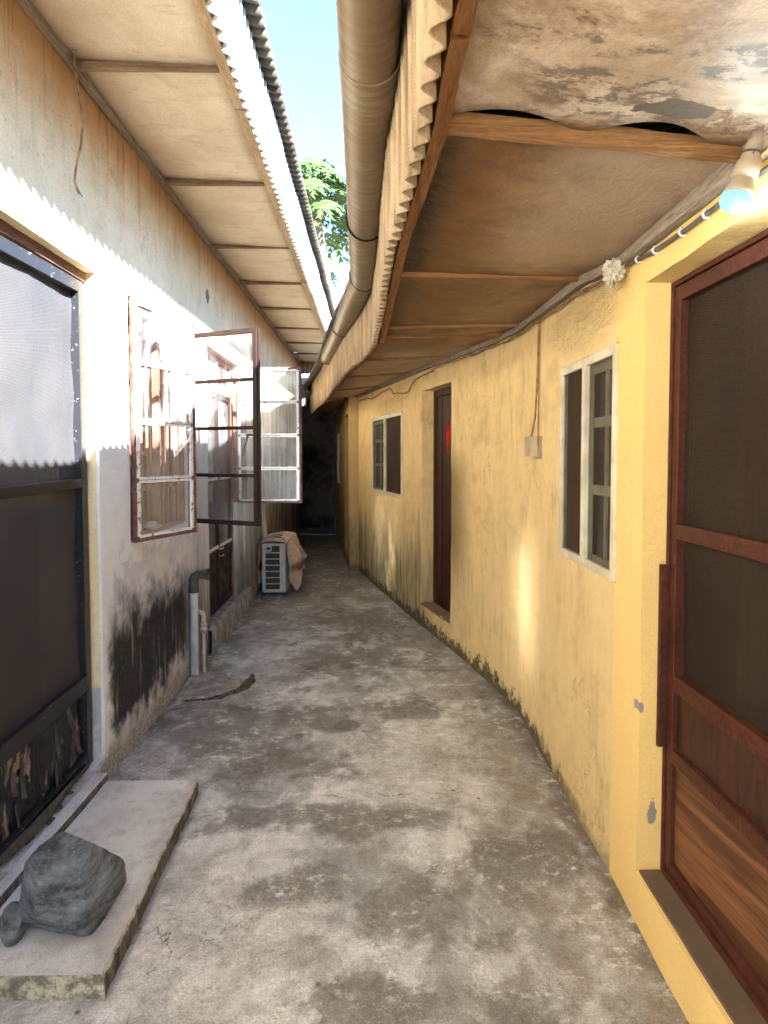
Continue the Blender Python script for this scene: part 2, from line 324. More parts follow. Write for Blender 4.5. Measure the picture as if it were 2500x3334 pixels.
def m_soffit_stained():
    t = MT('stained_ceiling_board', .42, .5)
    mid = t.noise(2.4, 9, .68, None, .7); m2 = t.noise(7, 8, .72, None, .6); fine = t.noise(45, 6, .7); bl = t.noise(13, 7, .75, t.sc(1, 1.6, 1))
    near = t.mr(t.y, 1.28, 1.34, 1., 0.)
    brown = t.mix(t.mr(mid, .36, .64), (.24, .118, .043), (.14, .062, .022))
    brown = t.mix(t.mul(t.mr(m2, .46, .6), .65), brown, (.12, .055, .022))
    far = t.mr(t.y, 3.75, 4.4); brown = t.mix(far, brown, t.mix(t.mr(m2, .4, .6), (.36, .27, .18), (.24, .165, .10)))
    pale = t.mix(t.mr(m2, .35, .6), (.64, .54, .42), (.42, .32, .22))
    # tide marks
    tide = t.mul(t.mr(t.math('ABSOLUTE', t.math('SUBTRACT', t.mix(.8, m2, mid), .535)), 0., .014, 1., 0.), .5)
    pale = t.mix(t.mr(mid, .5, .54), pale, (.30, .215, .14)); pale = t.mix(t.mul(tide, 1.6), pale, (.14, .08, .045))
    pm = t.mx(t.blob(.45, 1.16, .17, .09, .15, .4, m2), t.blob(.62, 1.03, .12, .05, .2, .5, m2), t.blob(.33, 1.02, .2, .03, .15, .6, m2)); pm = t.mul(pm, t.mr(bl, .48, .55))
    pale = t.mix(t.mul(t.mx(pm, t.mul(t.mr(bl, .58, .66), t.mr(mid, .45, .55))), .8), pale, (.12, .10, .085))
    col = t.mix(near, brown, pale)
    hole = t.mul(near, t.blob(.60, 1.2, .085, .035, .04, .4, t.noise(14)))
    col = t.mix(hole, col, (.12, .10, .08))
    blot = t.mul(t.mr(t.noise(5.5, 9, .75, None, .3), .5, .62), near); col = t.mix(t.mul(blot, .5), col, (.20, .13, .08))
    ev = t.mul(t.mr(t.math('ADD', t.x, t.math('MULTIPLY', t.math('SUBTRACT', m2, .5), .5)), .34, .10), t.mr(t.y, 1.33, 1.36), t.mr(t.y, 3.9, 3.7)); brn = t.mul(t.mr(t.noise(3.3, 9, .74, t.sc(1, 1.8, 1), .7), .5, .6), t.mr(t.y, 1.33, 1.36)); col = t.mix(t.mul(t.mx(ev, t.mul(brn, .7)), .75), col, (.075, .036, .015))
    # black water stain by the eave, mildew dots
    bs = t.mx(t.blob(.13, 2.18, .085, .2, .5, .5, bl), t.blob(.13, 1.8, .07, .6, .6, .5, bl))
    bs = t.mul(bs, t.mr(t.noise(30, 8, .75), .40, .50), t.mr(t.y, 1.35, 1.45), t.mr(t.y, 2.40, 2.41, 1., 0.))
    col = t.mix(t.mul(bs, .92), col, (.018, .014, .011))
    dots = t.mul(t.mr(t.vor(26), .09, .16, 1., 0.), t.mr(t.noise(3.5, 4), .56, .66))
    col = t.mix(t.mul(dots, .8), col, (.05, .035, .022))
    lamp = t.blob(.62, 1.75, .22, .5, .6, .3, m2); col = t.mix(t.mul(lamp, .45, t.mr(t.y, 1.33, 1.36)), col, (.55, .45, .34))  # pale patch painting the lamp's glow onto the boards
    col = t.grain(col, .88, 1.08, 170, .4, .68)
    return t.fin(col, t.bump(t.math('ADD', m2, t.math('MULTIPLY', fine, .4)), .6, .012))
def m_wood(name, a, b, sc=(30, 3, 30), rough=.75):
    t = MT(name, rough, .2); v = t.sc(*sc)
    n = t.noise(1, 8, .65, v, .8); n2 = t.noise(3, 6, .7, v)
    col = t.mix(t.mr(n, .35, .65), a, b); col = t.mix(t.mul(t.mr(n2, .6, .7), .6), col, tuple(q * .35 for q in b))
    n3 = t.noise(8, 5, .7, v); col = t.mix(1., col, t.mr(n3, .3, .7, .72, 1.22), 'MULTIPLY')
    return t.fin(col, t.bump(t.math('ADD', n, n3), .5, .005))
def m_corr(name, a, b, dirt, amt=.5, streak=(1, 1, .1)):
    t = MT(name, .85, .2); st = t.noise(14, 7, .7, t.sc(*streak)); mid = t.noise(5, 8, .7); fine = t.noise(70, 5, .7)
    col = t.mix(t.mr(mid, .35, .65), a, b); col = t.mix(t.mul(t.mr(st, .45, .68), amt), col, dirt)
    col = t.grain(col, .84, 1.12, 190, .5, .66)
    dots = t.mr(t.vor(9), .035, .05, 1., 0.); col = t.mix(t.mul(dots, .5), col, (.05, .045, .04))
    return t.fin(col, t.bump(t.math('ADD', mid, t.math('MULTIPLY', fine, .4)), .4, .005))
def m_pipe():
    t = MT('stained_plastic_pipe', .5, .4)
    rings = t.noise(1, 8, .7, t.sc(6, 42, 6), .6); mid = t.noise(2.5, 6, .6); fine = t.noise(1, 6, .7, t.sc(8, 160, 8), .5)
    col = t.mix(t.mr(mid, .35, .65), (.20, .17, .112), (.14, .105, .06))
    col = t.mix(t.mul(t.mr(rings, .44, .58), .8), col, (.085, .045, .018))
    col = t.mix(t.mul(t.mr(fine, .56, .70), .35), col, (.34, .29, .19))
    under = t.mul(t.mr(t.z, 2.52, 2.47), t.mr(rings, .35, .6), .5)
    col = t.mix(under, col, (.20, .14, .07))
    return t.fin(col, t.bump(fine, .12, .002), t.mr(fine, .3, .7, .35, .6))
def m_steel(name, putty):
    t = MT(name, .5, .4); n = t.noise(30, 8, .75); n2 = t.noise(9, 6, .7); n3 = t.noise(90, 5, .7)
    col = t.mix(t.mr(n2, .4, .6), (.028, .012, .010), (.018, .009, .008)) if not putty else t.mix(t.mr(n2, .45, .6), (.19, .085, .065), (.11, .06, .05))
    if putty: col = t.mix(t.mr(n, .38, .44), col, (.74, .75, .74)); col = t.mix(t.mul(t.mr(n3, .6, .66), .9), col, (.06, .045, .04))
    else: col = t.mix(t.mr(n, .66, .70), col, (.35, .3, .27))
    return t.fin(col, t.bump(n, .5, .004), t.mr(n2, .3, .7, .35, .65))
def m_glass(name='dusty_glass', dirt=.17, tint=(.93, .96, .97)):
    t = MT(name, .5); nt = t.nt
    gl = t.N('ShaderNodeBsdfGlossy'); gl.inputs['Roughness'].default_value = .19
    tr = t.N('ShaderNodeBsdfTransparent'); tr.inputs[0].default_value = tint + (1,)
    df = t.N('ShaderNodeBsdfDiffuse'); df.inputs[0].default_value = (.72, .74, .76, 1)
    ge = t.N('ShaderNodeNewGeometry'); dt = t.N('ShaderNodeVectorMath', operation='DOT_PRODUCT'); t.lk(ge.outputs['Incoming'], dt.inputs[0]); t.lk(ge.outputs['Normal'], dt.inputs[1])
    f2 = t.math('ADD', .105, t.math('MULTIPLY', t.math('POWER', t.math('SUBTRACT', 1., t.math('ABSOLUTE', dt.outputs['Value'])), 5.), .89))
    m1 = t.N('ShaderNodeMixShader'); t.lk(f2, m1.inputs[0]); nt.links.new(tr.outputs[0], m1.inputs[1]); nt.links.new(gl.outputs[0], m1.inputs[2])
    m2 = t.N('ShaderNodeMixShader'); n = t.noise(3, 8, .7, t.sc(1, 1, .5)); s2 = t.noise(12, 6, .7, t.sc(1, 1, .15))
    t.lk(t.math('ADD', t.mul(t.mr(n, .35, .7), dirt), t.mul(t.mr(s2, .5, .7), dirt * .6)), m2.inputs[0]); nt.links.new(m1.outputs[0], m2.inputs[1]); nt.links.new(df.outputs[0], m2.inputs[2])
    nt.links.new(m2.outputs[0], t.out.inputs[0]); return t.m
def m_screen(name, c, hole=.45, pitch=.0045, c2=None, wr=.35):
    t = MT(name, .7, .3); nt = t.nt
    k = math.pi / pitch
    a = t.math('ABSOLUTE', t.math('SINE', t.math('MULTIPLY', t.math('ADD', t.y, t.math('MULTIPLY', t.z, .35)), k)))
    b = t.math('ABSOLUTE', t.math('SINE', t.math('MULTIPLY', t.math('SUBTRACT', t.z, t.math('MULTIPLY', t.y, .2)), k)))
    op = t.mul(t.mr(a, wr, wr + .25), t.mr(b, wr, wr + .25))
    n = t.noise(2.2, 6, .6, t.sc(1, 1, .5))
    t.fin(t.mix(t.mr(n, .35, .65), c, c2 or tuple(q * .7 for q in c)), t.bump(t.mul(a, b), .5, .002))
    tr = t.N('ShaderNodeBsdfTransparent'); m = t.N('ShaderNodeMixShader')
    t.lk(t.math('MULTIPLY', op, hole), m.inputs[0]); nt.links.new(t.b.outputs[0], m.inputs[1]); nt.links.new(tr.outputs[0], m.inputs[2])
    nt.links.new(m.outputs[0], t.out.inputs[0]); return t.m
def m_laminate():
    t = MT('wood_grain_laminate', .45, .4)
    v = t.sc(3, 1.5, 16); w = t.wave(1.2, 6, 4, v, 'Z', .6); n = t.noise(3, 7, .7, t.sc(4, 1.6, 40), .6)
    slant = t.N('ShaderNodeCombineXYZ'); t.lk(t.x, slant.inputs[0]); t.lk(t.y, slant.inputs[1]); t.lk(t.math('ADD', t.z, t.math('MULTIPLY', t.y, .10)), slant.inputs[2])
    mp = t.N('ShaderNodeMapping'); t.lk(slant.outputs[0], mp.inputs[0]); mp.inputs['Scale'].default_value = (2, 1.0, 12)
    w = t.noise(1.3, 3, .5, mp.outputs[0], 1.0)
    mp2 = t.N('ShaderNodeMapping'); t.lk(slant.outputs[0], mp2.inputs[0]); mp2.inputs['Scale'].default_value = (3, 1.6, 110)
    n = t.noise(1.6, 5, .65, mp2.outputs[0], .6)
    col = t.mix(t.mr(w, .40, .62), (.22, .088, .034), (.085, .031, .013)); col = t.mix(t.mr(w, .30, .37, .7, 0.), col, (.31, .145, .062))
    col = t.mix(t.mul(t.mr(n, .5, .62), .65), col, (.03, .011, .006))
    return t.fin(col, t.bump(n, .1, .001))
def m_veneer():
    t = MT('dark_veneer', .5, .35); n = t.noise(1.5, 5, .6, t.sc(8, 14, 1.6), 1.4); n2 = t.noise(2, 5, .6, t.sc(20, 70, 4))
    col = t.mix(t.mr(n, .38, .6), (.030, .010, .006), (.06, .022, .012)); col = t.mix(t.mul(t.mr(n2, .5, .65), .5), col, (.015, .006, .004))
    return t.fin(col, t.bump(n2, .15, .001))
def m_flaking():
    t = MT('flaking_black_paint', .55, .4); n = t.noise(4.5, 7, .7, t.sc(1, 1.6, .55, (2.3, 1.1, 0)), .9); f = t.noise(60, 6, .7, t.sc(1, 1, .3))
    bare = t.mr(n, .575, .59)
    col = t.mix(bare, (.012, .012, .015), t.mix(t.mr(f, .35, .65), (.30, .255, .235), (.15, .12, .11)))
    return t.fin(col, t.bump(t.math('ADD', t.math('MULTIPLY', bare, -1.2), t.math('MULTIPLY', n, 2.)), .8, .012), t.mr(bare, 0, 1, .32, .9))
def m_black_paint():
    t = MT('chipped_black_paint', .4, .45); n = t.noise(45, 8, .8); b = t.noise(4, 4)
    col = t.mix(t.mul(t.mr(n, .6, .64), t.mr(b, .42, .55)), (.016, .017, .022), (.5, .5, .5))
    return t.fin(col, t.bump(n, .3, .002))
def m_rock():
    t = MT('banded_gneiss', .75, .35)
    v = t.sc(9, 5, 22); n = t.noise(1, 9, .75, v, .25); f = t.noise(60, 7, .8); g = t.vor(120)
    col = t.mix(t.mr(n, .36, .62), (.06, .07, .088), (.27, .32, .39)); col = t.mix(t.mul(t.mr(n, .57, .66), t.mr(f, .42, .55)), col, (.50, .53, .58))
    col = t.mix(t.mul(t.mr(f, .58, .66), .8), col, (.52, .54, .57)); col = t.mix(t.mul(t.mr(f, .40, .34), .7), col, (.02, .02, .022))
    return t.fin(col, t.bump(t.math('ADD', n, t.math('MULTIPLY', f, .8)), 1., .02))
def m_cloth():
    t = MT('dirty_canvas', .85, .15); n = t.noise(4, 8, .7, None, .5); f = t.noise(24, 6, .7)
    col = t.mix(t.mr(n, .36, .62), (.74, .65, .59), (.52, .43, .37)); col = t.mix(t.mul(t.mr(f, .5, .65), .4), col, (.17, .13, .10))
    rust = t.mul(t.blob(6.62, .30, .26, .05, .5, .7, n, 'yz'), .85); col = t.mix(rust, col, (.13, .045, .02))
    low = t.mr(t.z, .27, .2); col = t.mix(t.mul(low, .6), col, (.56, .47, .50))
    return t.fin(col, t.bump(t.math('ADD', n, t.math('MULTIPLY', f, .5)), .7, .02))
def m_glow(name, c, st):
    t = MT(name, .4); w = t.math('ABSOLUTE', t.math('SINE', t.math('MULTIPLY', t.math('ADD', t.x, t.y), 900)))
    t.b.inputs['Base Color'].default_value = (.02, .05, .06, 1); t.b.inputs['Emission Color'].default_value = c + (1,); t.lk(t.mr(w, 0, .6, st * .75, st), t.b.inputs['Emission Strength']); return t.m
M = dict(
    steel_old=simple('faded_brown_steel', (.22, .12, .10), (.10, .05, .042), 18, .6, .4),
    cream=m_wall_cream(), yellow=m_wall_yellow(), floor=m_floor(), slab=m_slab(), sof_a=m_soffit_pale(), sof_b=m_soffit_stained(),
    wood_grey=m_wood('weathered_grey_timber', (.36, .30, .235), (.22, .175, .13)), wood_raw=m_wood('brown_timber', (.30, .15, .06), (.20, .09, .035)),
    wood_x=m_wood('batten_timber', (.36, .20, .09), (.24, .12, .05), (3, 60, 60)), wood_gx=m_wood('aged_batten_timber', (.30, .22, .15), (.16, .11, .075), (3, 30, 30)),
    wood_light=m_wood('fascia_timber', (.50, .37, .24), (.38, .27, .165)),
    red_frame=m_wood('red_brown_paint', (.085, .026, .016), (.062, .019, .012), (8, 8, 8), .5), head=m_wood('old_door_frame', (.20, .10, .06), (.12, .055, .035)),
    corr_w=m_corr('white_cement_sheet', (.56, .56, .55), (.42, .42, .41), (.16, .155, .145), .6), corr_b=m_corr('tan_cement_sheet', (.46, .36, .25), (.37, .28, .185), (.15, .10, .06), .75),
    roof_d=m_corr('mossy_roof_sheet', (.14, .125, .105), (.075, .066, .055), (.025, .022, .018), .7, (.3, 1, 1)),
    pipe=m_pipe(), steel=m_steel('brown_painted_steel', False), putty=m_steel('steel_with_peeling_putty', True), glass=m_glass(), glass_clean=m_glass('clear_glass', .12),
    black=m_black_paint(), flake=m_flaking(), scr_a=m_screen('tan_insect_screen', (.072, .072, .078), .42, .0052, (.052, .056, .066)), scr_b=m_screen('brown_insect_screen', (.030, .019, .011), .35, .0045, (.022, .010, .007)),
    scr_c=m_screen('grey_insect_screen', (.055, .038, .024), .85, .004, None, .05),
    lam=m_laminate(), ven=m_veneer(), alu=simple('aged_white_aluminium', (.70, .66, .52), (.52, .47, .35), 8, .45, .15),
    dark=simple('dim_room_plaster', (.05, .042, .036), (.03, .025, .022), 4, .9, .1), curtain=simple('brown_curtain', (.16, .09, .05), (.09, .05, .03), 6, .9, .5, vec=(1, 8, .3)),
    rock=m_rock(), cloth=m_cloth(), ac=simple('grey_white_sheet_metal', (.56, .58, .60), (.42, .43, .45), 9, .45, .1), ac_dark=simple('dark_fins', (.03, .03, .028), (.06, .055, .05), 30, .6, .3, vec=(1, 1, 14)),
    pvc=simple('chalky_grey_blue_pipe', (.34, .38, .45), (.52, .54, .56), 16, .6, .3, thr=(.45, .58), vec=(1, 1, .25)), pvc_d=simple('dark_grey_fitting', (.05, .055, .06), (.09, .09, .095), 20, .5, .2),
    pvc_w=simple('dirty_white_pipe', (.62, .60, .56), (.38, .35, .31), 16, .6, .3, vec=(1, 1, .3)), cable=simple('grey_cable_sheath', (.13, .115, .10), (.08, .07, .06), 20, .6, .1),
    wire=simple('brown_wire', (.12, .07, .045), (.07, .04, .025), 25, .7, .1), wire_o=simple('painted_over_wire', (.38, .24, .11), (.16, .09, .05), 25, .7, .2), black_wire=simple('black_wire', (.012, .012, .012), None, 20, .5, .1),
    clip=simple('white_plastic', (.78, .78, .75), (.6, .6, .56), 20, .5, .1), bulb=m_glow('cool_lamp_diffuser', (.42, .78, .95), .10), bulb_b=simple('cream_lamp_base', (.34, .30, .23), (.28, .24, .18), 9, .5, .1),
    holder=simple('paint_flecked_lamp_holder', (.36, .30, .235), (.12, .09, .07), 38, .5, .3, thr=(.62, .68)), boxm=simple('dirty_beige_plastic', (.52, .44, .30), (.28, .21, .13), 10, .55, .2, vec=(1, 1, .4)),
    wrap=simple('cloudy_plastic_film', (.62, .58, .47), (.42, .37, .27), 20, .3, .6, spec=.6), redc=simple('red_cloth', (.62, .012, .014), (.4, .008, .01), 9, .8, .3),
    leaf=simple('papaya_leaf', (.07, .15, .03), (.032, .085, .022), 5, .5, .2, .4), stalk=simple('pale_green_stalk', (.12, .17, .045), (.09, .13, .04), 7), trunk=simple('ringed_grey_bark', (.17, .15, .13), (.10, .09, .078), 6, .9, .9, bd=.03, vec=(1, 1, 7)),
    fruit=simple('green_fruit', (.10, .16, .05), (.30, .27, .07), 3, .5, .1), grey_wall=simple('mouldy_grey_render', (.13, .12, .105), (.03, .028, .026), 1.6, .9, .6, thr=(.42, .6), bd=.02), pale_cap=simple('pale_cement', (.6, .59, .55), (.42, .41, .38), 12, .9, .4),
    pale_paint=simple('pale_grey_paint', (.16, .155, .15), (.11, .10, .095), 6), far_step=simple('blue_grey_cement', (.30, .32, .38), (.2, .21, .25), 5), red_sill=simple('red_brown_cement', (.20, .10, .06), (.13, .10, .075), 9, .8, .5, bd=.01), sill_b=simple('brown_cement', (.15, .10, .065), (.11, .08, .055), 9, .75, .3),
    saucer=simple('dusty_white_crockery', (.6, .6, .58), (.5, .5, .48), 9, .4, .1), chip=simple('dark_wood_flake', (.045, .04, .04), (.1, .09, .085), 30, .8, .5), door_w=m_wood('dark_red_door', (.05, .012, .007), (.028, .007, .004), (8, 60, 6), .5),
    bird=simple('pale_ceramic', (.6, .57, .5), (.5, .46, .4), 9, .4, .1), mortar=simple('rough_grey_mortar', (.38, .37, .35), (.19, .18, .165), 14, .9, .9, bd=.02), moss=simple('dark_moss', (.13, .125, .085), (.035, .04, .022), 34, .95, 1., bd=.02),
    bars=simple('red_oxide_bars', (.42, .20, .15), (.26, .11, .08), 9, .6, .1),
)

# ------------------------------------------------------------------ plan of the alley (metres, y runs down the alley)
def lerp_tab(tab, y):
    if y <= tab[0][0]: return tab[0][1]
    for (a, p), (b, q) in zip(tab, tab[1:]):
        if y <= b: return p + (q - p) * (y - a) / (b - a)
    return tab[-1][1]
XB = [(-4, .84), (1.3, .838), (2.0, .855), (3.45, .866), (3.8, .81), (4.6, .625), (5.25, .452), (7.8, -.155)]
XC = [(7.8, -.275), (12.3, -.76)]
xB = lambda y: lerp_tab(XB, y)
xC = lambda y: lerp_tab(XC, y)
XE = [(-4, .125), (1.3, .112), (2.0, .072), (3.0, .05), (3.7, .03), (4.1, -.03), (5.3, -.25), (7.76, -.6), (9.9, -.97)]
xE = lambda y: lerp_tab(XE, y)
ZW = [(-4, 2.17), (2.0, 2.168), (2.4, 2.215), (3.3, 2.245), (5.0, 2.27), (8, 2.29), (12, 2.29)]
zW = lambda y: lerp_tab(ZW, y)
AX = -1.22

def steps(a, b, st, extra=()):
    n = max(1, round((b - a) / st)); l = [a + (b - a) * i / n for i in range(n + 1)]
    l = [v for v in l if all(abs(v - e) > st * .35 for e in extra)] + [e for e in extra if a <= e <= b]
    return sorted(set(l))
def wall(mb, X, y0, y1, z0, z1, holes, depth_sign, st=.06, amp=.004):
    """plastered wall standing on plan line X(y); holes = (y0, y1, z0, z1, depth) get reveals"""
    ys = steps(y0, y1, st, [h[0] for h in holes] + [h[1] for h in holes] + [y0, y1])
    zs = steps(z0, z1, st, [h[2] for h in holes] + [h[3] for h in holes] + [z0, z1])
    def P(y, z, d=0):
        e = (fbm(y * 1.3, z * 1.3, X(0) * 9) * amp * 1.6 + fbm(y * 7, z * 7, 3) * amp * .45)
        w = .004
        return (X(y) + e * (1 if d < .01 else .4) + depth_sign * d, y + fbm(y * 9, z * 9, 7) * w, z + fbm(y * 9, z * 9, 11) * w)
    vs = [P(y, z) for z in zs for y in ys]; n = len(ys); fs = []
    for j in range(len(zs) - 1):
        for i in range(n - 1):
            cy_, cz = (ys[i] + ys[i + 1]) / 2, (zs[j] + zs[j + 1]) / 2
            if any(h[0] < cy_ < h[1] and h[2] < cz < h[3] for h in holes): continue
            fs.append((j * n + i, j * n + i + 1, (j + 1) * n + i + 1, (j + 1) * n + i))
    mb.add(vs, fs, True)
    for h in holes:
        yy = [y for y in ys if h[0] - 1e-6 <= y <= h[1] + 1e-6]; zz = [z for z in zs if h[2] - 1e-6 <= z <= h[3] + 1e-6]
        loops = [[(h[0], z) for z in zz], [(h[1], z) for z in zz], [(y, h[2]) for y in yy], [(y, h[3]) for y in yy]]
        for lp in loops:
            k = 3; ds = [h[4] * i / k for i in range(k + 1)]
            m = len(lp); v = [P(a, b, d) for d in ds for a, b in lp]
            mb.add(v, [(r * m + i, r * m + i + 1, (r + 1) * m + i + 1, (r + 1) * m + i) for r in range(k) for i in range(m - 1)], False)
def room(mb, x0, x1, y0, y1, z0, z1):
    """dim room behind an opening: five faces, open at x0"""
    v = [(x0, y0, z0), (x0, y1, z0), (x0, y1, z1), (x0, y0, z1), (x1, y0, z0), (x1, y1, z0), (x1, y1, z1), (x1, y0, z1)]
    mb.add(v, [(4, 5, 6, 7), (0, 1, 5, 4), (3, 7, 6, 2), (0, 4, 7, 3), (1, 2, 6, 5)])
def sweep(mb, ys, X, Z, w, h, jit=.0):
    """board following the plan line: x from X(y) to X(y)+w, z from Z(y) to Z(y)+h"""
    ring = []
    for y in ys:
        a = fbm(y * 5, 1.7, w * 9) * jit; b = fbm(y * 5, 5.7, h * 9) * jit
        ring.append([(X(y) + a, y, Z(y) + b), (X(y) + w + a, y, Z(y) + b), (X(y) + w + a, y, Z(y) + h), (X(y) + a, y, Z(y) + h)])
    vs = [v for r in ring for v in r]
    mb.add(vs, [(i * 4 + k, i * 4 + (k + 1) % 4, i * 4 + 4 + (k + 1) % 4, i * 4 + 4 + k) for i in range(len(ys) - 1) for k in range(4)])
    mb.add(ring[0], [(0, 1, 2, 3)]); mb.add(ring[-1], [(3, 2, 1, 0)])
def corrugated(mb, path, rows, wdir, side, lam=.073, amp=.017, per=9, zj=.006):
    """path: plan polyline; rows: (offset, z) from first to last edge; wdir 'n' waves sideways, 'z' waves up; side: offset direction sign in x"""
    L = [0]
    for a, b in zip(path, path[1:]): L.append(L[-1] + math.dist(a, b))
    N = int(L[-1] / lam * 8); vs = []
    for i in range(N + 1):
        s = L[-1] * i / N
        k = max(j for j in range(len(path) - 1) if L[j] <= s + 1e-9); t = (s - L[k]) / (L[k + 1] - L[k])
        a, b = Vector(path[k]), Vector(path[k + 1]); p = a.lerp(b, t)
        def nrm(k_):
            q = (Vector(path[k_ + 1]) - Vector(path[k_])).normalized(); return Vector((-q.y, q.x))
        n0 = nrm(k)
        if t < .5 and k > 0: n0 = n0.lerp(nrm(k - 1), .5 - t)
        elif t > .5 and k < len(path) - 2: n0 = n0.lerp(nrm(k + 1), t - .5)
        n0.normalize()
        sh = int(s / lam / per); hz = (random.Random(sh * 3 + int(side * 7)).random() - .5) * 2 * zj; hn = .004 * (sh % 2)
        w = math.sin(2 * math.pi * s / lam) * amp
        for o, z in rows:
            q = p + n0 * side * (o + (w + hn if wdir == 'n' else 0))
            vs.append((q.x, q.y, z + (w + hn if wdir == 'z' else 0) + hz))
    m = len(rows)
    mb.add(vs, [(i * m + k, i * m + k + 1, (i + 1) * m + k + 1, (i + 1) * m + k) for i in range(N) for k in range(m - 1)], True)

# ------------------------------------------------------------------ ground
def floor_z(x, y):
    return fbm(x * 1.2, y * 1.2, 4) * .006 + fbm(x * 6, y * 6, 9) * .0015
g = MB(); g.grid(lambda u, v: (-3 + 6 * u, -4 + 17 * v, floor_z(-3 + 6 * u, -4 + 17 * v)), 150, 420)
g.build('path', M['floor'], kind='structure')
g = MB(); g.add([(-150, -150, -.012), (150, -150, -.012), (150, 200, -.012), (-150, 200, -.012)], [(0, 1, 2, 3)])
g.build('ground', simple('sandy_ground', (.30, .24, .17), (.22, .17, .12), 2, .95), kind='structure')
g = MB(); g.box((-1.6, 11.3, .004), (-.5, 12.3, .03)); g.build('floor', M['far_step'], kind='structure', bevel=.006)

# ------------------------------------------------------------------ cream house
H1 = empty('cream_house', (AX, 4, 0), 'cream plastered house with open steel windows, black screen door and white corrugated eave edge', 'house')
w = MB(); hA = [(1.82, 2.74, .10, 2.312, .10), (3.08, 4.04, 1.055, 2.312, .10), (4.55, 5.87, .2, 2.33, .12)]
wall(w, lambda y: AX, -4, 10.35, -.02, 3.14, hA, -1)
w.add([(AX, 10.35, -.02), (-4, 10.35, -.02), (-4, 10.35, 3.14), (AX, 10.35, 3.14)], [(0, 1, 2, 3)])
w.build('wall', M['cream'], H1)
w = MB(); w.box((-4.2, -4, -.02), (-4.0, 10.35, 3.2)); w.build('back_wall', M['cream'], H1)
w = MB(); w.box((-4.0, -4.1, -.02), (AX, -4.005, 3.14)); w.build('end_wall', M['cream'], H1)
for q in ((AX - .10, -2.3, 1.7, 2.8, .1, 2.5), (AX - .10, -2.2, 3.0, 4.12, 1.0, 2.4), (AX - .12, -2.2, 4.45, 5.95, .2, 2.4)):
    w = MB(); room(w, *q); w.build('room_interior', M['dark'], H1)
# soffit boards and battens
SJ = [-4, -2.7, -1.6, -.55, .47, 1.5, 2.545, 3.59, 4.66, 5.62, 6.57, 7.58, 8.55, 9.45, 10.35]
for i, (a, b) in enumerate(zip(SJ, SJ[1:])):
    r = random.Random(i); t0, t1 = r.uniform(-.006, .004), r.uniform(-.006, .004)
    m = MB(); m.grid(lambda u, v: (AX + .62 * u, a + .006 + (b - a - .012) * v, 3.105 - .022 * u + t0 * (1 - v) + t1 * v - .006 * math.sin(math.pi * v) + fbm(u * 2 + i, v * 2) * .003), 8, 10)
    m.build('soffit_panel', M['sof_a'], H1, solid=.004)
    if i: m = MB(); m.box((AX + .01, a - .022, 3.072), (AX + .60, a + .008, 3.098), lambda x, y, z: (x, y + fbm(x * 3, i) * .006, z + fbm(x * 4, i + 5) * .003)); m.build('soffit_batten', M['wood_gx'], H1)
m = MB(); sweep(m, steps(-4, 10.35, .05), lambda y: AX + .004, lambda y: 3.068, .028, .03, .005); m.build('soffit_trim', M['wood_grey'], H1)
for a, b in ((-4, -1.2), (-1.19, 2.80), (2.81, 5.5), (5.51, 8.2), (8.21, 10.35)):
    k = random.Random(a).uniform(-.006, .006)
    m = MB(); sweep(m, steps(a, b, .05), lambda y: AX + .602 + k, lambda y: 3.062 + k, .045, .10, .004); m.build('fascia_board', M['wood_light'], H1)
c = MB(); corrugated(c, [(-.565, -4), (-.565, 10.4)], [(0, 3.06), (0, 3.24), (0, 3.455)], 'n', -1, amp=.016); c.build('eave_sheet', M['corr_w'], H1, solid=.006)
c = MB(); corrugated(c, [(-.565, -4), (-.565, 12.6)], [(.085, 3.468), (0, 3.49), (-1.6, 3.92), (-3.8, 4.5)], 'z', -1, amp=.02); c.build('roof', M['roof_d'], H1, solid=.007)  # carried on past the house end to block sun and sky
c = MB(); corrugated(c, [(-1.25, 10.37), (-.56, 10.37)], [(0, 2.90), (0, 3.14)], 'n', 1); c.build('gable_sheet', M['corr_b'], H1, solid=.006)
m = MB(); m.box((-2.1, 10.36, -.02), (-2.0, 12.31, 3.4)); m.build('light_block_wall', M['grey_wall'], H1)  # unseen wall added to keep light out of the far end
m = MB(); m.box((-1.25, 10.36, 3.08), (-.56, 10.40, 3.13)); m.build('gable_batten', M['wood_raw'], H1)
# near screen door: frame head, leaf, rails, mesh and flaking kick panel
m = MB(); m.box((AX - .10, 1.82, 2.268), (AX - .045, 2.74, 2.314)); m.box((AX - .10, 2.712, .10), (AX - .055, 2.742, 2.268)); m.build('door_frame', M['head'], H1, bevel=.003)
D = MB(); dx0, dx1 = AX - .085, AX - .045
tilt = lambda x, y, z: (x + .01 * (2.7 - y), y, z - .018 * (2.71 - y))
D.box((dx0, 2.668, .12), (dx1, 2.710, 2.262), tilt); D.box((dx0, 1.84, .12), (dx1, 1.885, 2.262), tilt)
for z0, z1 in ((2.212, 2.262), (1.362, 1.402), (.452, .508), (.12, .158)): D.box((dx0, 1.885, z0), (dx1, 2.668, z1), tilt)
D.box((dx1, 1.886, .510), (dx1 + .010, 2.667, .530), tilt)
door = D.build('screen_door', M['black'], H1, bevel=.002)
def sheetm(x, y0, y1, z0, z1, nu=20, nv=20, a=.004):
    m = MB(); m.grid(lambda u, v: tilt(x + fbm(u * 2.5, v * 3, x) * a, y0 + (y1 - y0) * u, z0 + (z1 - z0) * v), nu, nv); return m
sheetm(dx0 + .008, 1.886, 2.667, 1.402, 2.211, a=.012).build('insect_screen', M['scr_a'], door)
sheetm(dx0 + .008, 1.886, 2.667, .509, 1.361, a=.012).build('insect_screen', M['scr_a'], door)
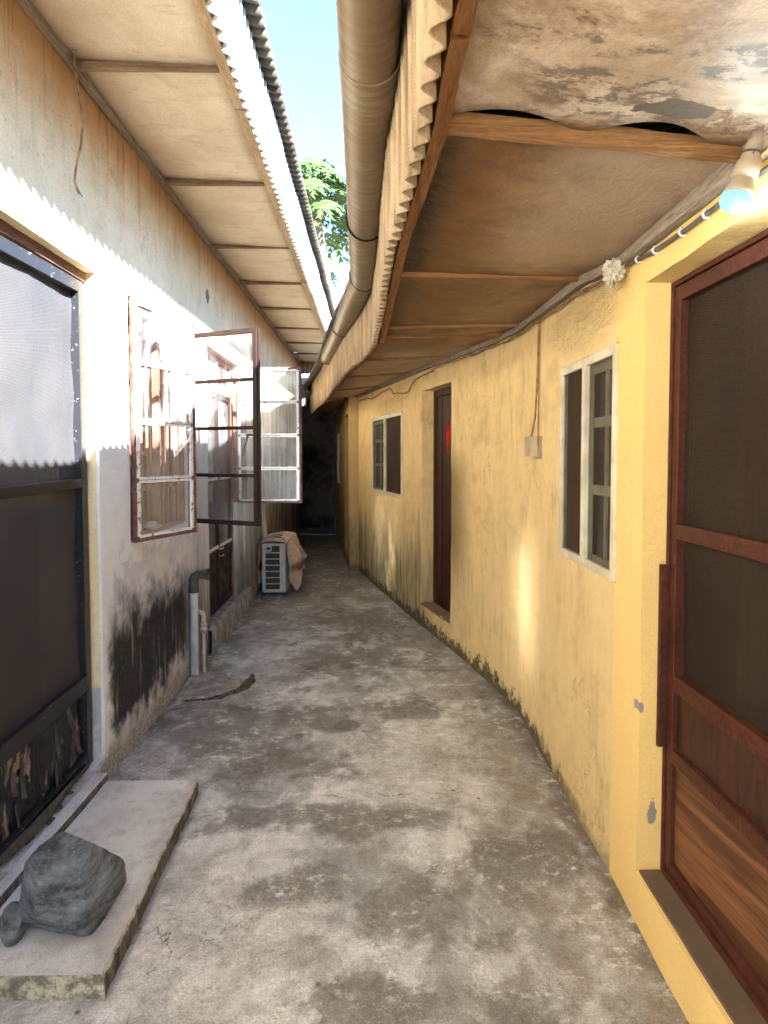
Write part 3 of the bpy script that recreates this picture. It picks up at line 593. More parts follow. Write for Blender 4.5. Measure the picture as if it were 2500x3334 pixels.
sheetm(dx0 + .012, 1.886, 2.667, .159, .451, a=.006).build('kick_panel', M['flake'], door, solid=.004)
rf = random.Random(3)
for k in range(13):      # curling strips of paint and veneer
    y = rf.uniform(2.12, 2.6); z = rf.uniform(.25, .43); h = rf.uniform(.06, .15); wd = rf.uniform(.008, .022); cl = rf.uniform(.012, .03)
    m = MB(); m.grid(lambda u, v: tilt(dx0 + .018 + cl * (v ** 2) * (.6 + .4 * u), y + wd * (u - .5) + .02 * v * math.sin(k), z - h * v), 3, 8)
    m.build('loose_strip', M['chip'] if k % 3 else M['flake'], door, solid=.001)
m = MB(); m.grid(lambda u, v: (dx1 + .012 + .02 * math.sin(5 * v) * (1 - u) + .004, 2.0 + .66 * v, .118 - .02 * v + .035 * u), 3, 20); m.build('torn_edging', M['chip'], door, solid=.006)
m = MB(); m.box((AX - .32, 1.83, .12), (AX - .28, 2.73, 2.3)); m.build('inner_door', M['dark'], H1)
m = MB(); m.box((AX - .35, 1.80, .0), (AX + .05, 2.64, .098), lambda x, y, z: (x + (.02 * (y - 2.3) + fbm(y * 3, 2) * .006 if x > AX else 0), y, z)); m.build('door_sill', M['slab'], H1, bevel=.006)

# windows: leaves, bars, meshes
def leaf(y, ang, wdt, z0, z1, m_frame, panes=4, inner=False, hinge_far=False):
    """steel casement leaf hinged on the wall at y; ang from the wall; opens into the alley"""
    sgn = -1 if hinge_far else 1
    d = Vector((math.sin(R(ang)), sgn * math.cos(R(ang)), 0)); n = Vector((-d.y, d.x, 0))
    o = Vector((AX + .012, y, 0))
    def fr(a, b, z): p = o + d * a + n * b; return (p.x, p.y, z)
    m = MB(); t = .011; b = .030
    m.box((0, -t, z0), (b, t, z1), fr); m.box((wdt - b, -t, z0), (wdt, t, z1), fr)
    m.box((b, -t, z0), (wdt - b, t, z0 + b), fr); m.box((b, -t, z1 - b), (wdt - b, t, z1), fr)
    zz = [z0 + b / 2 + (z1 - z0 - b) * k / panes for k in range(1, panes)]
    for z in zz: m.box((b, -t * .8, z - .011), (wdt - b, t * .8, z + .011), fr)
    s2 = -1 if not hinge_far else 1
    lip = .016 * s2                                   # rebate flange on the room side
    m.box((wdt, min(0, lip), z0), (wdt + .012, max(0, lip), z1), fr)
    o_ = m.build('window_leaf', m_frame, H1, bevel=.0015)
    gp = MB(); pu = MB(); lo = z0 + b
    for z in zz + [z1 - b / 2]:
        hi = z - .011 if z in zz else z1 - b
        gp.box((b, -.0016, lo), (wdt - b, .0016, hi), fr)
        jt = lambda x_, y_, z_: fr(x_ + fbm(z_ * 30, x_ * 30, y) * .003, y_, z_ + fbm(x_ * 30, z_ * 30, y + 3) * .003)
        k = 14; q = .017
        for i in range(k):          # bevelled putty fillets round each pane, broken here and there
            za, zb = lo + (hi - lo) * i / k, lo + (hi - lo) * (i + 1) / k; xa, xb = b + (wdt - 2 * b) * i / k, b + (wdt - 2 * b) * (i + 1) / k
            for (p0, p1) in (((b - q, za), (b + .004, zb)), ((wdt - b - .004, za), (wdt - b + q, zb)), ((xa, lo - .009), (xb, lo + .005)), ((xa, hi - .004), (xb, hi + .009))):
                if fbm(p0[0] * 40, p0[1] * 40, y * 3) > -.9: pu.box((p0[0], -t - .0035 - .002 * abs(fbm(p0[0] * 60, p0[1] * 60)), p0[1]), (p1[0], -t * .3, p1[1]), jt)
        lo = z + .011
    if not inner: pu.build('glazing_putty', M['putty'], o_)
    return o_, gp, fr
l1, g1, f1 = leaf(3.09, 22.4, .462, 1.055, 2.300, M['steel_old']); g1.build('window_glass', M['glass'], l1)
l2, g2, f2 = leaf(4.03, 66, .548, 1.055, 2.300, M['steel'], hinge_far=True, inner=True); g2.build('window_glass', M['glass_clean'], l2)
l3, g3, f3 = leaf(5.50, 88, .575, 1.070, 2.300, M['steel_old'], hinge_far=True); g3.build('window_glass', M['glass'], l3)
m = MB(); m.tube([f2(.515, -.012, 1.63), f2(.515, -.035, 1.632), f2(.49, -.045, 1.628)], .008, 8); m.tube([f2(.50, -.04, 1.625), f2(.475, -.043, 1.55), f2(.465, -.043, 1.50)], [.008, .006, .005], 8); m.build('handle', M['pvc_d'], l2)
m = MB(); m.tube([f1(.30, -.012, 1.50), f1(.36, -.05, 1.58), f1(.40, -.05, 1.63)], .006, 8); m.tube([f1(.385, -.03, 1.63), f1(.41, -.03, 1.645)], .016, 10); m.build('handle', M['putty'], l1)
def steel_frame(y0, y1, z0, z1, x=AX - .02, mull=None):
    m = MB(); t = .022
    m.box((x - .03, y0, z0), (x, y0 + t, z1)); m.box((x - .03, y1 - t, z0), (x, y1, z1)); m.box((x - .03, y0 + t, z0), (x, y1 - t, z0 + t)); m.box((x - .03, y0 + t, z1 - t), (x, y1 - t, z1))
    for y in mull or (): m.box((x - .032, y - .016, z0 + t), (x + .002, y + .016, z1 - t))
    return m
fr1 = steel_frame(3.082, 4.038, 1.058, 2.308, mull=(3.56,)).build('window_frame', M['bars'], H1, bevel=.002)
m = MB()
for k in range(11): y = 3.13 + .087 * k; m.tube([(AX - .06, y, 1.06), (AX - .06, y, 2.30)], .009, 8)
for z in (1.3, 1.95): m.box((AX - .074, 3.09, z), (AX - .07, 4.03, z + .03))
m.build('security_bars', M['bars'], fr1)
m = MB()
for k in range(3):
    y0 = 3.10 + .31 * k
    m.box((AX - .16, y0, 1.08), (AX - .135, y0 + .03, 2.29)); m.box((AX - .16, y0 + .27, 1.08), (AX - .135, y0 + .3, 2.29))
    for z in (1.08, 1.5, 1.9, 2.26): m.box((AX - .16, y0 + .03, z), (AX - .135, y0 + .27, z + .025))
m.build('inner_casement', M['head'], fr1)
m = MB(); m.grid(lambda u, v: (AX - .42 + .02 * math.sin(60 * u), 3.05 + .5 * u, 1.1 + 1.2 * v), 60, 2); m.build('curtain', M['curtain'], fr1)
fr2 = steel_frame(5.60, 5.868, 1.07, 2.328, mull=None).build('window_frame', M['bars'], H1, bevel=.002)
m = MB()
for k in range(5): y = 5.62 + .055 * k; m.box((AX + .004, y, 1.08), (AX + .024, y + .014, 2.12 + .06 * (k % 2)))
for z in (1.25, 1.95): m.box((AX + .0245, 5.61, z), (AX + .032, 5.87, z + .03))
m.build('security_bars', M['bars'], fr2)
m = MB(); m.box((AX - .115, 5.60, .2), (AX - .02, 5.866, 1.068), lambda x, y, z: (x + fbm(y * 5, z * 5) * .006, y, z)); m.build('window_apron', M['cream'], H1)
# glazed double door
def dd(y0, y1, nm):
    m = MB(); x0, x1 = AX - .095, AX - .06; t = .04
    m.box((x0, y0, .21), (x1, y0 + t, 2.02)); m.box((x0, y1 - t, .21), (x1, y1, 2.02))
    for z0, z1 in ((.21, .25), (.68, .74), (1.28, 1.31), (1.98, 2.02)): m.box((x0, y0 + t, z0), (x1, y1 - t, z1))
    m.box((x0 + .01, y0 + t, .25), (x1 - .01, y1 - t, .68))
    o = m.build(nm, M['steel'], H1, bevel=.002)
    gg = MB(); gg.box((x0 + .015, y0 + t, .74), (x0 + .019, y1 - t, 1.28)); gg.box((x0 + .015, y0 + t, 1.31), (x0 + .019, y1 - t, 1.98)); gg.build('door_glass', M['glass'], o)
    for z in (.74, 1.31): mm = MB(); mm.box((x1, y0 + t, z - .012), (x1 + .012, y1 - t, z + .012), lambda x, y, z_: (x, y, z_ + fbm(y * 9, z) * .006)); mm.build('glazing_putty', M['clip'], o)
    return o
dA = dd(4.60, 5.075, 'glazed_door'); dB = dd(5.08, 5.555, 'glazed_door')
for z in (.66, .72): m = MB(); m.tube([(AX - .05, 5.05, z), (AX - .03, 5.05, z), (AX - .03, 5.12, z - .002)], .005, 6); m.build('bolt', M['putty'], dB)
m = MB(); m.box((AX - .10, 4.552, .2), (AX - .055, 4.597, 2.328)); m.box((AX - .10, 5.557, .2), (AX - .055, 5.597, 2.328)); m.box((AX - .10, 4.598, 2.285), (AX - .055, 5.556, 2.328)); m.box((AX - .10, 4.598, 2.022), (AX - .055, 5.556, 2.055)); m.box((AX - .10, 5.06, 2.055), (AX - .06, 5.095, 2.285))
m.build('door_frame', M['bars'], H1, bevel=.002)
m = MB(); m.box((AX - .08, 4.60, 2.056), (AX - .077, 5.05, 2.284)); m.box((AX - .08, 5.10, 2.056), (AX - .077, 5.55, 2.284)); m.build('transom_glass', M['glass'], H1)
m = MB(); m.grid(lambda u, v: (lambda a, y: (AX + .035 - (.30 if a > .66 else 0) + (.0 if a > .66 else 0), y, (.195 if a > .33 else 0.) + fbm(y * 4, a * 3) * .008))(u, 4.47 + 1.5 * v), 3, 40); m.build('door_sill', M['mortar'], H1)

# ------------------------------------------------------------------ ochre house
H2 = empty('ochre_house', (1.0, 4, 0), 'ochre yellow house with brown doors, white framed windows and low stained eave', 'house')
w = MB(); hB = [(.94, 1.865, .168, 2.035, .12), (2.072, 2.702, 1.055, 1.893, .05), (4.615, 5.26, .2, 2.065, .16), (5.845, 7.07, 1.082, 1.935, .05)]
wall(w, xB, -4, 7.8, -.02, 2.36, hB, 1)
wall(w, xC, 7.8, 12.3, -.02, 2.36, [(8.05, 8.72, .15, 2.06, .12), (10.0, 10.7, 1.03, 1.88, .06)], 1, st=.1)
w.grid(lambda u, v: (-.275 + .121 * u + fbm(u * 3, v * 9) * .004, 7.8 + fbm(u * 3, v * 9, 2) * .006, -.02 + 2.38 * v), 4, 40)
w.build('wall', M['yellow'], H2)
w = MB(); w.box((5.0, -4, -.02), (5.2, 12.3, 3.7)); w.build('back_wall', M['yellow'], H2)
w = MB(); w.box((.84, -4.1, -.02), (5.0, -4.005, 3.3)); w.build('end_wall', M['yellow'], H2)
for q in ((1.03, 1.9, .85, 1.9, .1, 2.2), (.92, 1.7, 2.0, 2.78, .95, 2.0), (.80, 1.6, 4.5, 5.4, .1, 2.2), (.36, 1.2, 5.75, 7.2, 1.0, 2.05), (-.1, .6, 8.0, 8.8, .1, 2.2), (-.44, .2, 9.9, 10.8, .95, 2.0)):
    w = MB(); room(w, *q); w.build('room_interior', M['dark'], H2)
# soffit
SB = [-4, -2.4, -1.1, .15, 1.325, 2.40, 3.38, 3.66, 4.55, 5.53, 6.64, 7.8, 9.0, 10.3]
def sof(u, y, sag=0.):
    xe = xE(y) + .035; xw = (xB(y) if y < 7.8 else xC(y)) + .0
    return (xe + (xw - xe) * u, y, 2.222 + (zW(y) - .005 - 2.222) * u)
for i, (a, b) in enumerate(zip(SB, SB[1:])):
    torn = abs(b - 1.325) < .01
    def fn(u, v):
        x, y, z = sof(u, a + .004 + (b - a - .008) * v)
        s = -.022 * math.sin(math.pi * v) * math.sin(math.pi * u) * (1.6 if torn else 1) + fbm(u * 2 + i, v * 2) * .007
        if torn:
            bump = max(0, math.sin(math.pi * min(1, max(0, (u - .0) / .42)))) * .050 + max(0, math.sin(math.pi * min(1, max(0, (u - .47) / .38)))) * .060
            q = max(0, (v - .72) / .28) ** 2
            y -= bump * q + .008; s = s * (1 - q) + .004 * q
        return (x, y, z + s)
    m = MB(); m.grid(fn, 40, 30); m.build('soffit_panel', M['sof_b'], H2, solid=.003)
    if i and b < 10:
        ww = .024; dz = .004 if i == 4 else 0
        m = MB(); zt = .0
        m.grid(lambda u, v: (lambda p, k: (p[0], p[1] + (-ww / 2 if k in (0, 3) else ww / 2) + fbm(u * 3, i) * .006, p[2] + (-.006 - dz if k in (0, 1) else .03) - .012))(sof(u, a), [0, 1, 2, 3, 0][round(v * 4)]), 30, 4, False)
        m.build('soffit_batten', M['wood_x'], H2)
m = MB(); sweep(m, steps(-4, 7.79, .04), lambda y: xB(y) - .034, lambda y: zW(y) - .042, .032, .042, .004); sweep(m, steps(7.81, 12.2, .2), lambda y: xC(y) - .034, lambda y: zW(y) - .042, .032, .042); m.build('soffit_trim', M['wood_grey'], H2)
for a, b in ((-4, 1.02), (1.03, 3.7), (3.71, 6.9), (6.91, 9.85)):
    m = MB(); k = random.Random(b).uniform(-.004, .006); sweep(m, steps(a, b, .05), lambda y: xE(y) + .022, lambda y: 2.190 + k, .032, .16, .003); m.build('fascia_board', M['wood_raw'], H2)
EP = [(xE(y), y) for y in (-4, 1.3, 2.0, 3.0, 3.7, 4.1, 5.3, 7.76, 9.85)]
c = MB(); corrugated(c, EP, [(0, 2.178), (.0, 2.4), (.005, 2.615)], 'n', 1, amp=.015, zj=.005); c.build('eave_sheet', M['corr_b'], H2, solid=.006)
m = MB(); m.add([(xE(9.85) - .01, 9.86, 2.2), (xC(9.86), 9.86, 2.28), (xC(9.86), 9.86, 2.75), (xE(9.85) - .01, 9.86, 2.62)], [(0, 1, 2, 3)]); m.build('eave_end_board', M['wood_raw'], H2, solid=.02)
c = MB(); corrugated(c, [(x, y) for x, y in EP] + [(-1.05, 10.6), (-1.12, 12.6)], [(.100, 2.662), (0, 2.685), (-1.5, 3.0), (-5.0, 3.72)], 'z', 1, amp=.02); c.build('roof', M['roof_d'], H2, solid=.007)  # last stretch added beyond the eave to keep the far end dark
# near screen door
def fb(x, y, z): return (x, y, z)
x0, x1 = .935, .975
m = MB(); m.box((x0 - .006, 1.850, .175), (x1 + .03, 1.863, 2.033)); m.box((x0 - .01, .942, .17), (x1 + .03, .985, 2.033)); m.box((x0 - .006, .985, 2.018), (x1 + .03, 1.850, 2.033)); m.box((x0 - .010, .985, .174), (x1 + .03, 1.850, .192)); m.build('door_frame', M['red_frame'], H2, bevel=.003)
m = MB(); m.box((x0, 1.815, .195), (x1, 1.847, 2.015)); m.box((x0, .988, .195), (x1, 1.03, 2.015))
for a, b in ((1.970, 2.015), (1.245, 1.292), (.770, .822), (.545, .590), (.195, .225)): m.box((x0, 1.03, a), (x1, 1.815, b))
d2 = m.build('screen_door', M['red_frame'], H2, bevel=.003)
for a, b in ((1.292, 1.970), (.822, 1.245)):
    m = MB(); m.grid(lambda u, v: (x1 - .012 + fbm(u * 2, v * 3, a) * .008, 1.031 + .783 * u, a + (b - a) * v), 16, 20); m.build('insect_screen', M['scr_b'], d2)
m = MB(); m.box((x0 + .016, 1.031, .591), (x1 - .01, 1.814, .769)); m.build('door_panel', M['ven'], d2, label='dark vertical grained upper wood panel')
m = MB(); m.box((x0 + .014, 1.031, .226), (x1 - .01, 1.814, .544)); m.build('door_panel', M['lam'], d2, label='orange brown lower panel with flowing wood grain')
m = MB(); m.box((x0 - .028, 1.846, .58), (x0 - .0065, 1.860, 1.16)); m.build('hinge_strip', M['red_frame'], H2, bevel=.002)
m = MB(); m.box((.89, .935, .10), (1.05, 1.862, .173), lambda x, y, z: (x if x > 1 else xB(y) + .006, y, z)); m.build('door_sill', M['sill_b'], H2, bevel=.004)
m = MB(); m.box((1.16, .94, .17), (1.2, 1.86, 2.1)); m.build('inner_door', M['curtain'], H2)
# sliding windows
def slider(y0, y1, z0, z1, X, flip, nm='sliding_window'):
    fr = lambda a, y, z: (X(y) - a, y, z)
    m = MB(); t = .03; d0, d1 = -.035, .008
    m.box((d0, y0, z0), (d1, y0 + t, z1), fr); m.box((d0, y1 - t, z0), (d1, y1, z1), fr); m.box((d0, y0 + t, z0), (d1, y1 - t, z0 + t * 1.1), fr); m.box((d0, y0 + t, z1 - t * 1.2), (d1, y1 - t, z1), fr)
    ym = (y0 + y1) / 2 + (.02 if flip else -.01)
    m.box((d0 + .01, ym - .016, z0 + .01), (d1 + .008, ym + .016, z1 - .008), fr)
    o = m.build(nm, M['alu'], H2, bevel=.002)
    a, b = (y0 + t, ym - .016), (ym + .016, y1 - t)
    scr, gls = (a, b) if not flip else (b, a)
    q = MB(); q.box((-.006, b[0], z0 + t), (-.004, b[1], z1 - t), fr); q.build('insect_screen', M['scr_c'], o)
    q = MB(); q.box((-.006, a[0], z0 + t), (-.004, a[1], z1 - t), fr); q.build('insect_screen', M['scr_c'], o)
    q = MB(); pb = a if flip else b; q.box((-.026, pb[0], z0 + t), (-.018, pb[1], z1 - t), fr); q.build('closed_panel', M['curtain'], o)
    q = MB(); c0, c1 = (b if flip else a); w_ = c1 - c0
    for yy in (c0 + w_ * .5,): q.box((-.032, yy - w_ * .03, z0 + t), (-.022, yy + w_ * .03, z1 - t), fr)
    for f_ in (.0, .36, .70, .97): z = z0 + t + (z1 - z0 - 2 * t) * f_; q.box((-.034, c0, z - (.018 if f_ else 0)), (-.024, c1, z + .02), fr)
    q.build('glazing_bars', M['alu'], o)
    q = MB(); q.box((-.045, c0, z0 + t), (-.042, c1, z1 - t), fr); q.build('window_glass', M['glass_clean'], o)
    q = MB(); q.grid(lambda u, v: fr(-.09 - .01 * math.sin(40 * u), y0 + (y1 - y0) * u, z0 + (z1 - z0) * v), 60, 2); q.build('curtain', M['curtain'], o)
    return o
slider(2.075, 2.700, 1.058, 1.890, xB, False); slider(5.848, 7.067, 1.085, 1.932, xB, True)
q = slider(10.003, 10.697, 1.033, 1.877, xC, False)
# middle door
fr = lambda a, y, z: (xB(y) + a, y, z)
m = MB(); m.box((.10, 5.205, .2), (.155, 5.258, 2.06), fr); m.box((.10, 4.617, .2), (.155, 4.66, 2.06), fr); m.box((.10, 4.66, 2.005), (.155, 5.205, 2.06), fr); m.build('door_frame', M['door_w'], H2, bevel=.003)
m = MB(); m.box((.108, 4.662, .205), (.145, 5.203, 2.0), fr)
d3 = m.build('plank_door', M['door_w'], H2, bevel=.003)
m = MB(); m.box((.098, 4.80, .22), (.107, 5.06, 1.98), fr); m.box((.092, 5.035, .22), (.0975, 5.05, 1.98), fr); m.build('door_panel', M['door_w'], d3, bevel=.002)
m = MB(); m.grid(lambda u, v: fr(-.014 + .15 * u, 4.612 + .65 * v, .197 + .016 * math.sin(math.pi * min(1, u * 3) / 2) + fbm(v * 5, u * 2) * .006), 3, 24); m.build('door_sill', M['red_sill'], H2)
m = MB(); m.box((.10, 8.06, .15), (.14, 8.71, 2.05), lambda a, y, z: (xC(y) + a, y, z)); m.build('inner_door', M['door_w'], H2)
m = MB(); m.box((-.03, 11.25, 0), (.0, 11.7, 2.25), lambda a, y, z: (xC(y) + a, y, z)); m.build('corner_strip', M['pale_paint'], H2)

# ------------------------------------------------------------------ end wall and slab
EW = empty('boundary_wall', (-1.5, 12.3, 0), 'dark mouldy wall closing the far end of the alley', 'wall')
m = MB(); m.box((-4, 12.32, -.02), (1.5, 12.5, 2.95)); m.build('wall', M['grey_wall'], EW)
m = MB(); m.box((-4, 12.28, 2.952), (1.5, 12.54, 3.08)); m.build('coping', M['pale_cap'], EW, bevel=.01)
m = MB()
def slabf(x, y, z):
    xr = -.735 - .026 * (y - 1.62) if x > -1 else AX + .052 + .02 * (y - 2.3)
    return (xr + fbm(y * 3, z) * .004 + (fbm(y * 22, z * 30) * .004 if x > -1 else 0), y, z)
ys = [1.622 + (2.62 - 1.622) * k / 24 for k in range(25)]; ys = [1.622 + (2.62 - 1.622) * k / 96 for k in range(97)]
rings = [[slabf(-2, y, 0), slabf(0, y, 0), slabf(0, y, .058), (slabf(0, y, 0)[0] - .012, y, .070), slabf(-2, y, .070)] for y in ys]
vs = [v for r in rings for v in r]; m.add(vs, [(i * 5 + k, i * 5 + (k + 1) % 5, i * 5 + 5 + (k + 1) % 5, i * 5 + 5 + k) for i in range(96) for k in range(5)])
m.add(rings[0], [(4, 3, 2, 1, 0)]); m.add(rings[-1], [(0, 1, 2, 3, 4)])
m.build('doorstep_slab', M['slab'], label='low pale cement slab step in front of the black screen door', cat='step', bevel=.004)

m = MB(); m.grid(lambda u, v: (.735 + .010 * math.sin(math.pi * v) * math.cos(6.283 * u), 2.11 + .007 * math.sin(math.pi * v) * math.sin(6.283 * u + .6), .004 + .005 * math.cos(math.pi * v)), 8, 5, False); m.build('stone_chip', M['clip'], label='tiny white stone chip on the floor near the ochre wall', cat='stone')
# rocks
def rock(name, c, r, seed, label, planes=26, rot=0):
    rr = random.Random(seed); bm = bmesh.new(); bmesh.ops.create_icosphere(bm, subdivisions=5, radius=1)
    pl = []
    for _ in range(planes):
        n = Vector((rr.gauss(0, 1), rr.gauss(0, 1), rr.gauss(0, .8))).normalized(); pl.append((n, rr.uniform(.66, .90)))
    pl.append((Vector((.15, -.25, 1)).normalized(), .78)); pl.append((Vector((0, 0, -1)), .72))
    for v in bm.verts:
        p = v.co.copy()
        for n, d in pl:
            k = p.dot(n) - d
            if k > 0: p -= n * k
        p *= 1 + fbm(p.x * 1.6 + seed, p.y * 1.6, p.z * 2.2) * .015 + fbm(p.x * 5, p.y * 5 + seed, p.z * 9) * .012 + fbm(p.x * 22, p.y * 22 + seed, p.z * 40) * .012
        v.co = Vector((p.x * r[0], p.y * r[1], p.z * r[2]))
    me = bpy.data.meshes.new(name); bm.to_mesh(me); bm.free(); me.materials.append(M['rock'])
    o = bpy.data.objects.new(name, me); S.collection.objects.link(o); o.rotation_euler = (0, 0, rot)
    zmin = min(v.co.z for v in me.vertices); o.location = (c[0], c[1], c[2] - zmin - .003)
    return tag(o, label, 'rock')
rock('rock', (-.915, 1.83, .07), (.165, .145, .155), 33, 'large angular grey rock on the cement slab step', rot=.3, planes=17)
rock('rock', (-1.062, 1.765, .07), (.05, .06, .06), 11, 'small dark rock tucked beside the large grey rock', 18)
rf = random.Random(5)
for k, (x, y) in enumerate(((-1.235, 2.36), (-1.23, 2.28), (-1.245, 2.17), (-1.25, 2.47))):
    m = MB(); a = rf.uniform(0, 3); s = rf.uniform(.012, .024)
    m.add([(x + s * math.cos(a + t) * f_, y + s * 1.5 * math.sin(a + t) * f_, .101 + .005 * j) for j in (0, 1) for t, f_ in ((0, 1), (1.5, .6), (2.8, 1.1), (4.6, .7))], [(3, 2, 1, 0), (4, 5, 6, 7), (0, 1, 5, 4), (1, 2, 6, 5), (2, 3, 7, 6), (3, 0, 4, 7)])
    m.build('wood_flake', M['chip'], label=('second farthest dark wood flake on the sill under the black door', 'second nearest dark wood flake on the sill under the black door', 'nearest dark wood flake on the sill under the black door', 'farthest dark wood flake on the sill under the black door')[k], cat='debris', group='wood flakes fallen on the door sill')

# ------------------------------------------------------------------ pipes on the cream house
DP = empty('drain_pipe', (-1.185, 4.05, 0), 'stout grey blue drain pipe with dark elbow standing against the cream wall', 'pipe')
m = MB(); m.tube([(-1.186, 4.03, -.01), (-1.186, 4.03, .3), (-1.184, 4.03, .60)], .0265, 18); m.build('pipe', M['pvc'], DP)
m = MB(); m.tube([(-1.184, 4.03, .59), (-1.184, 4.03, .665), (-1.178, 4.03, .69), (-1.155, 4.026, .705), (-1.105, 4.02, .708)], [.030, .030, .033, .031, .029], 18); m.lathe((-1.105, 4.02, .708), (1, -.1, 0), [(0, .029), (.004, .036), (.014, .036), (.016, .041), (.022, .041), (.022, .028), (-.03, .026)], 18)
m.lathe((-1.184, 4.03, .585), (0, 0, 1), [(0, .027), (0, .034), (.02, .034), (.02, .03)], 18); m.build('elbow', M['pvc_d'], DP)
WP = empty('water_pipe', (-1.15, 4.13, 0), 'thin white water pipe with threaded joint and elbow beside the drain pipe', 'pipe')
m = MB(); m.tube([(-1.150, 4.13, -.01), (-1.150, 4.13, .285)], .0115, 14); m.build('pipe', M['pvc_w'], WP)
m = MB(); m.tube([(-1.15, 4.13, .36), (-1.15, 4.13, .40), (-1.155, 4.13, .415), (-1.175, 4.13, .425), (-1.225, 4.13, .425)], [.016, .016, .017, .016, .014], 14); m.build('elbow', M['pvc_w'], WP)
m = MB(); m.lathe((-1.15, 4.13, .275), (0, 0, 1), [(0, .012), (0, .018), (.02, .018), (.022, .024), (.04, .024), (.042, .018), (.055, .018), (.058, .021), (.07, .021), (.072, .016), (.09, .016)], 16); m.build('threaded_joint', M['pvc_w'], WP)
m = MB(); m.grid(lambda u, v: (lambda a, r: (-1.20 + (.28 + .12 * (1 - abs(math.sin(a)))) * r * math.cos(a) * (1 + .08 * math.sin(3 * a)) + .0, 3.93 + .25 * r * math.sin(a), .034 * (1 - r) ** 1.5 + .012 * (1 - r ** 6) - .006 + fbm(r * 3 * math.cos(a), r * 3 * math.sin(a)) * .010))((u - .5) * math.pi, v), 30, 12)
m.build('mortar_mound', M['mortar'], label='rough cement mound around the feet of the two pipes', cat='mortar')
m = MB()
arc = [Vector(q) for q in ((-1.14, 3.655), (-1.06, 3.665), (-.98, 3.69), (-.87, 3.77), (-.82, 3.90), (-.80, 4.0), (-.81, 4.09))]
def mossf(u, v):
    t_ = v * (len(arc) - 1) * .9999; i = int(t_); q = arc[i].lerp(arc[i + 1], t_ - i); d = (arc[i + 1] - arc[i]).normalized(); n = Vector((-d.y, d.x))
    wd = (.010 + .045 * math.sin(math.pi * min(1, v * 1.02)) ** .7 * (.35 + .65 * v)) * (1 + .8 * fbm(v * 9, u * 2)); a = (u - .5) * 2
    return (q.x + n.x * wd * a, q.y + n.y * wd * a, -.004 + .013 * (1 - a * a) * (.4 + .6 * v) + fbm(q.x * 40, q.y * 40, u * 6) * .007 * (1 - a * a))
m.grid(mossf, 24, 160)
m.build('moss', M['moss'], kind='stuff')
CB = empty('insulated_pipe', (-1.18, 6.4, 0), 'white wrapped pipe run rising up the wall from the covered air conditioner', 'pipe')
m = MB(); P_ = [(-1.195, 6.28, 2.64), (-1.18, 6.38, 2.40), (-1.165, 6.46, 2.05), (-1.165, 6.50, 1.7), (-1.165, 6.52, 1.3), (-1.165, 6.56, .9), (-1.16, 6.62, .6)]
m.tube(P_, [.022, .024, .026, .027, .026, .024, .024], 12); m.build('wrapped_pipe', M['pvc_w'], CB)
m = MB(); m.tube([(x - .0, y - .07, z) for x, y, z in P_], .011, 8); m.build('thin_pipe', M['pvc_w'], CB)
m = MB(); m.tube([(AX - .05, 6.28, 2.66), (AX + .03, 6.28, 2.66), (-1.182, 6.285, 2.60)], .014, 8); m.build('pipe_end', M['wire_o'], CB)
# loose wire from the soffit
m = MB(); m.tube([(-1.16, 2.46, 3.13), (-1.172, 2.475, 3.06), (-1.17, 2.50, 2.97), (-1.155, 2.505, 2.85), (-1.165, 2.50, 2.74), (-1.178, 2.487, 2.66), (-1.185, 2.485, 2.60), (-1.175, 2.50, 2.555)], .0045, 7); m.tube([(-1.178, 2.494, 2.575), (-1.166, 2.508, 2.548)], .0022, 5)
m.build('loose_wire', M['wire_o'], label='short brown wire dangling from the soffit above the black door', cat='wire')
m = MB(); m.lathe((-1.255, 3.47, 1.077), (0, 0, 1), [(0, .0), (0, .02), (.008, .03), (.02, .062), (.024, .062), (.022, .05), (.034, .028), (.045, .024), (.048, .012), (.05, 0)], 24); m.build('ceramic_dish', M['saucer'], label='small white lidded dish lying inside the open window sill', cat='dish')

# ------------------------------------------------------------------ air conditioner, cover, twig and stone
AC = empty('air_conditioner', (-1.03, 6.8, 0), 'grey outdoor air conditioner unit on the floor under a dirty cloth', 'air conditioner')
ax0, ax1, ay0, ay1 = -1.160, -.905, 6.40, 7.14
m = MB(); m.box((ax0, ay0 + .018, .035), (ax1, ay1, .572)); m.build('casing', M['ac'], AC, bevel=.012)
m = MB(); fx0, fx1 = ax0 + .006, ax1 - .006
m.box((fx0, ay0, .045), (fx0 + .032, ay0 + .012, .565)); m.box((fx1 - .058, ay0, .045), (fx1, ay0 + .012, .565)); m.box((fx0 + .032, ay0, .045), (fx1 - .058, ay0 + .012, .072)); m.box((fx0 + .032, ay0, .545), (fx1 - .058, ay0 + .012, .565))
for k in range(7): z = .072 + k * .0665; m.box((fx0 + .032, ay0 + .001, z + .056 if k < 6 else .540), (fx1 - .058, ay0 + .011, z + .0665 if k < 6 else .544))
m.box((fx0 + .032, ay0 + .001, .480), (fx0 + .10, ay0 + .011, .540))
m.build('side_grille', M['ac'], AC, bevel=.0015)
m = MB(); m.box((fx0 + .033, ay0 + .0125, .073), (fx1 - .059, ay0 + .014, .544)); m.build('fins', M['ac_dark'], AC)
m = MB(); m.tube([(fx0 + .045, ay0 - .001, .512), (fx0 + .088, ay0 - .001, .512)], .012, 12); m.build('grip', M['ac_dark'], AC)
for y in (ay0 + .05, ay1 - .1): m = MB(); m.box((ax0 + .01, y, 0), (ax1 + .012, y + .05, .034)); m.build('foot', M['pvc_d'], AC)
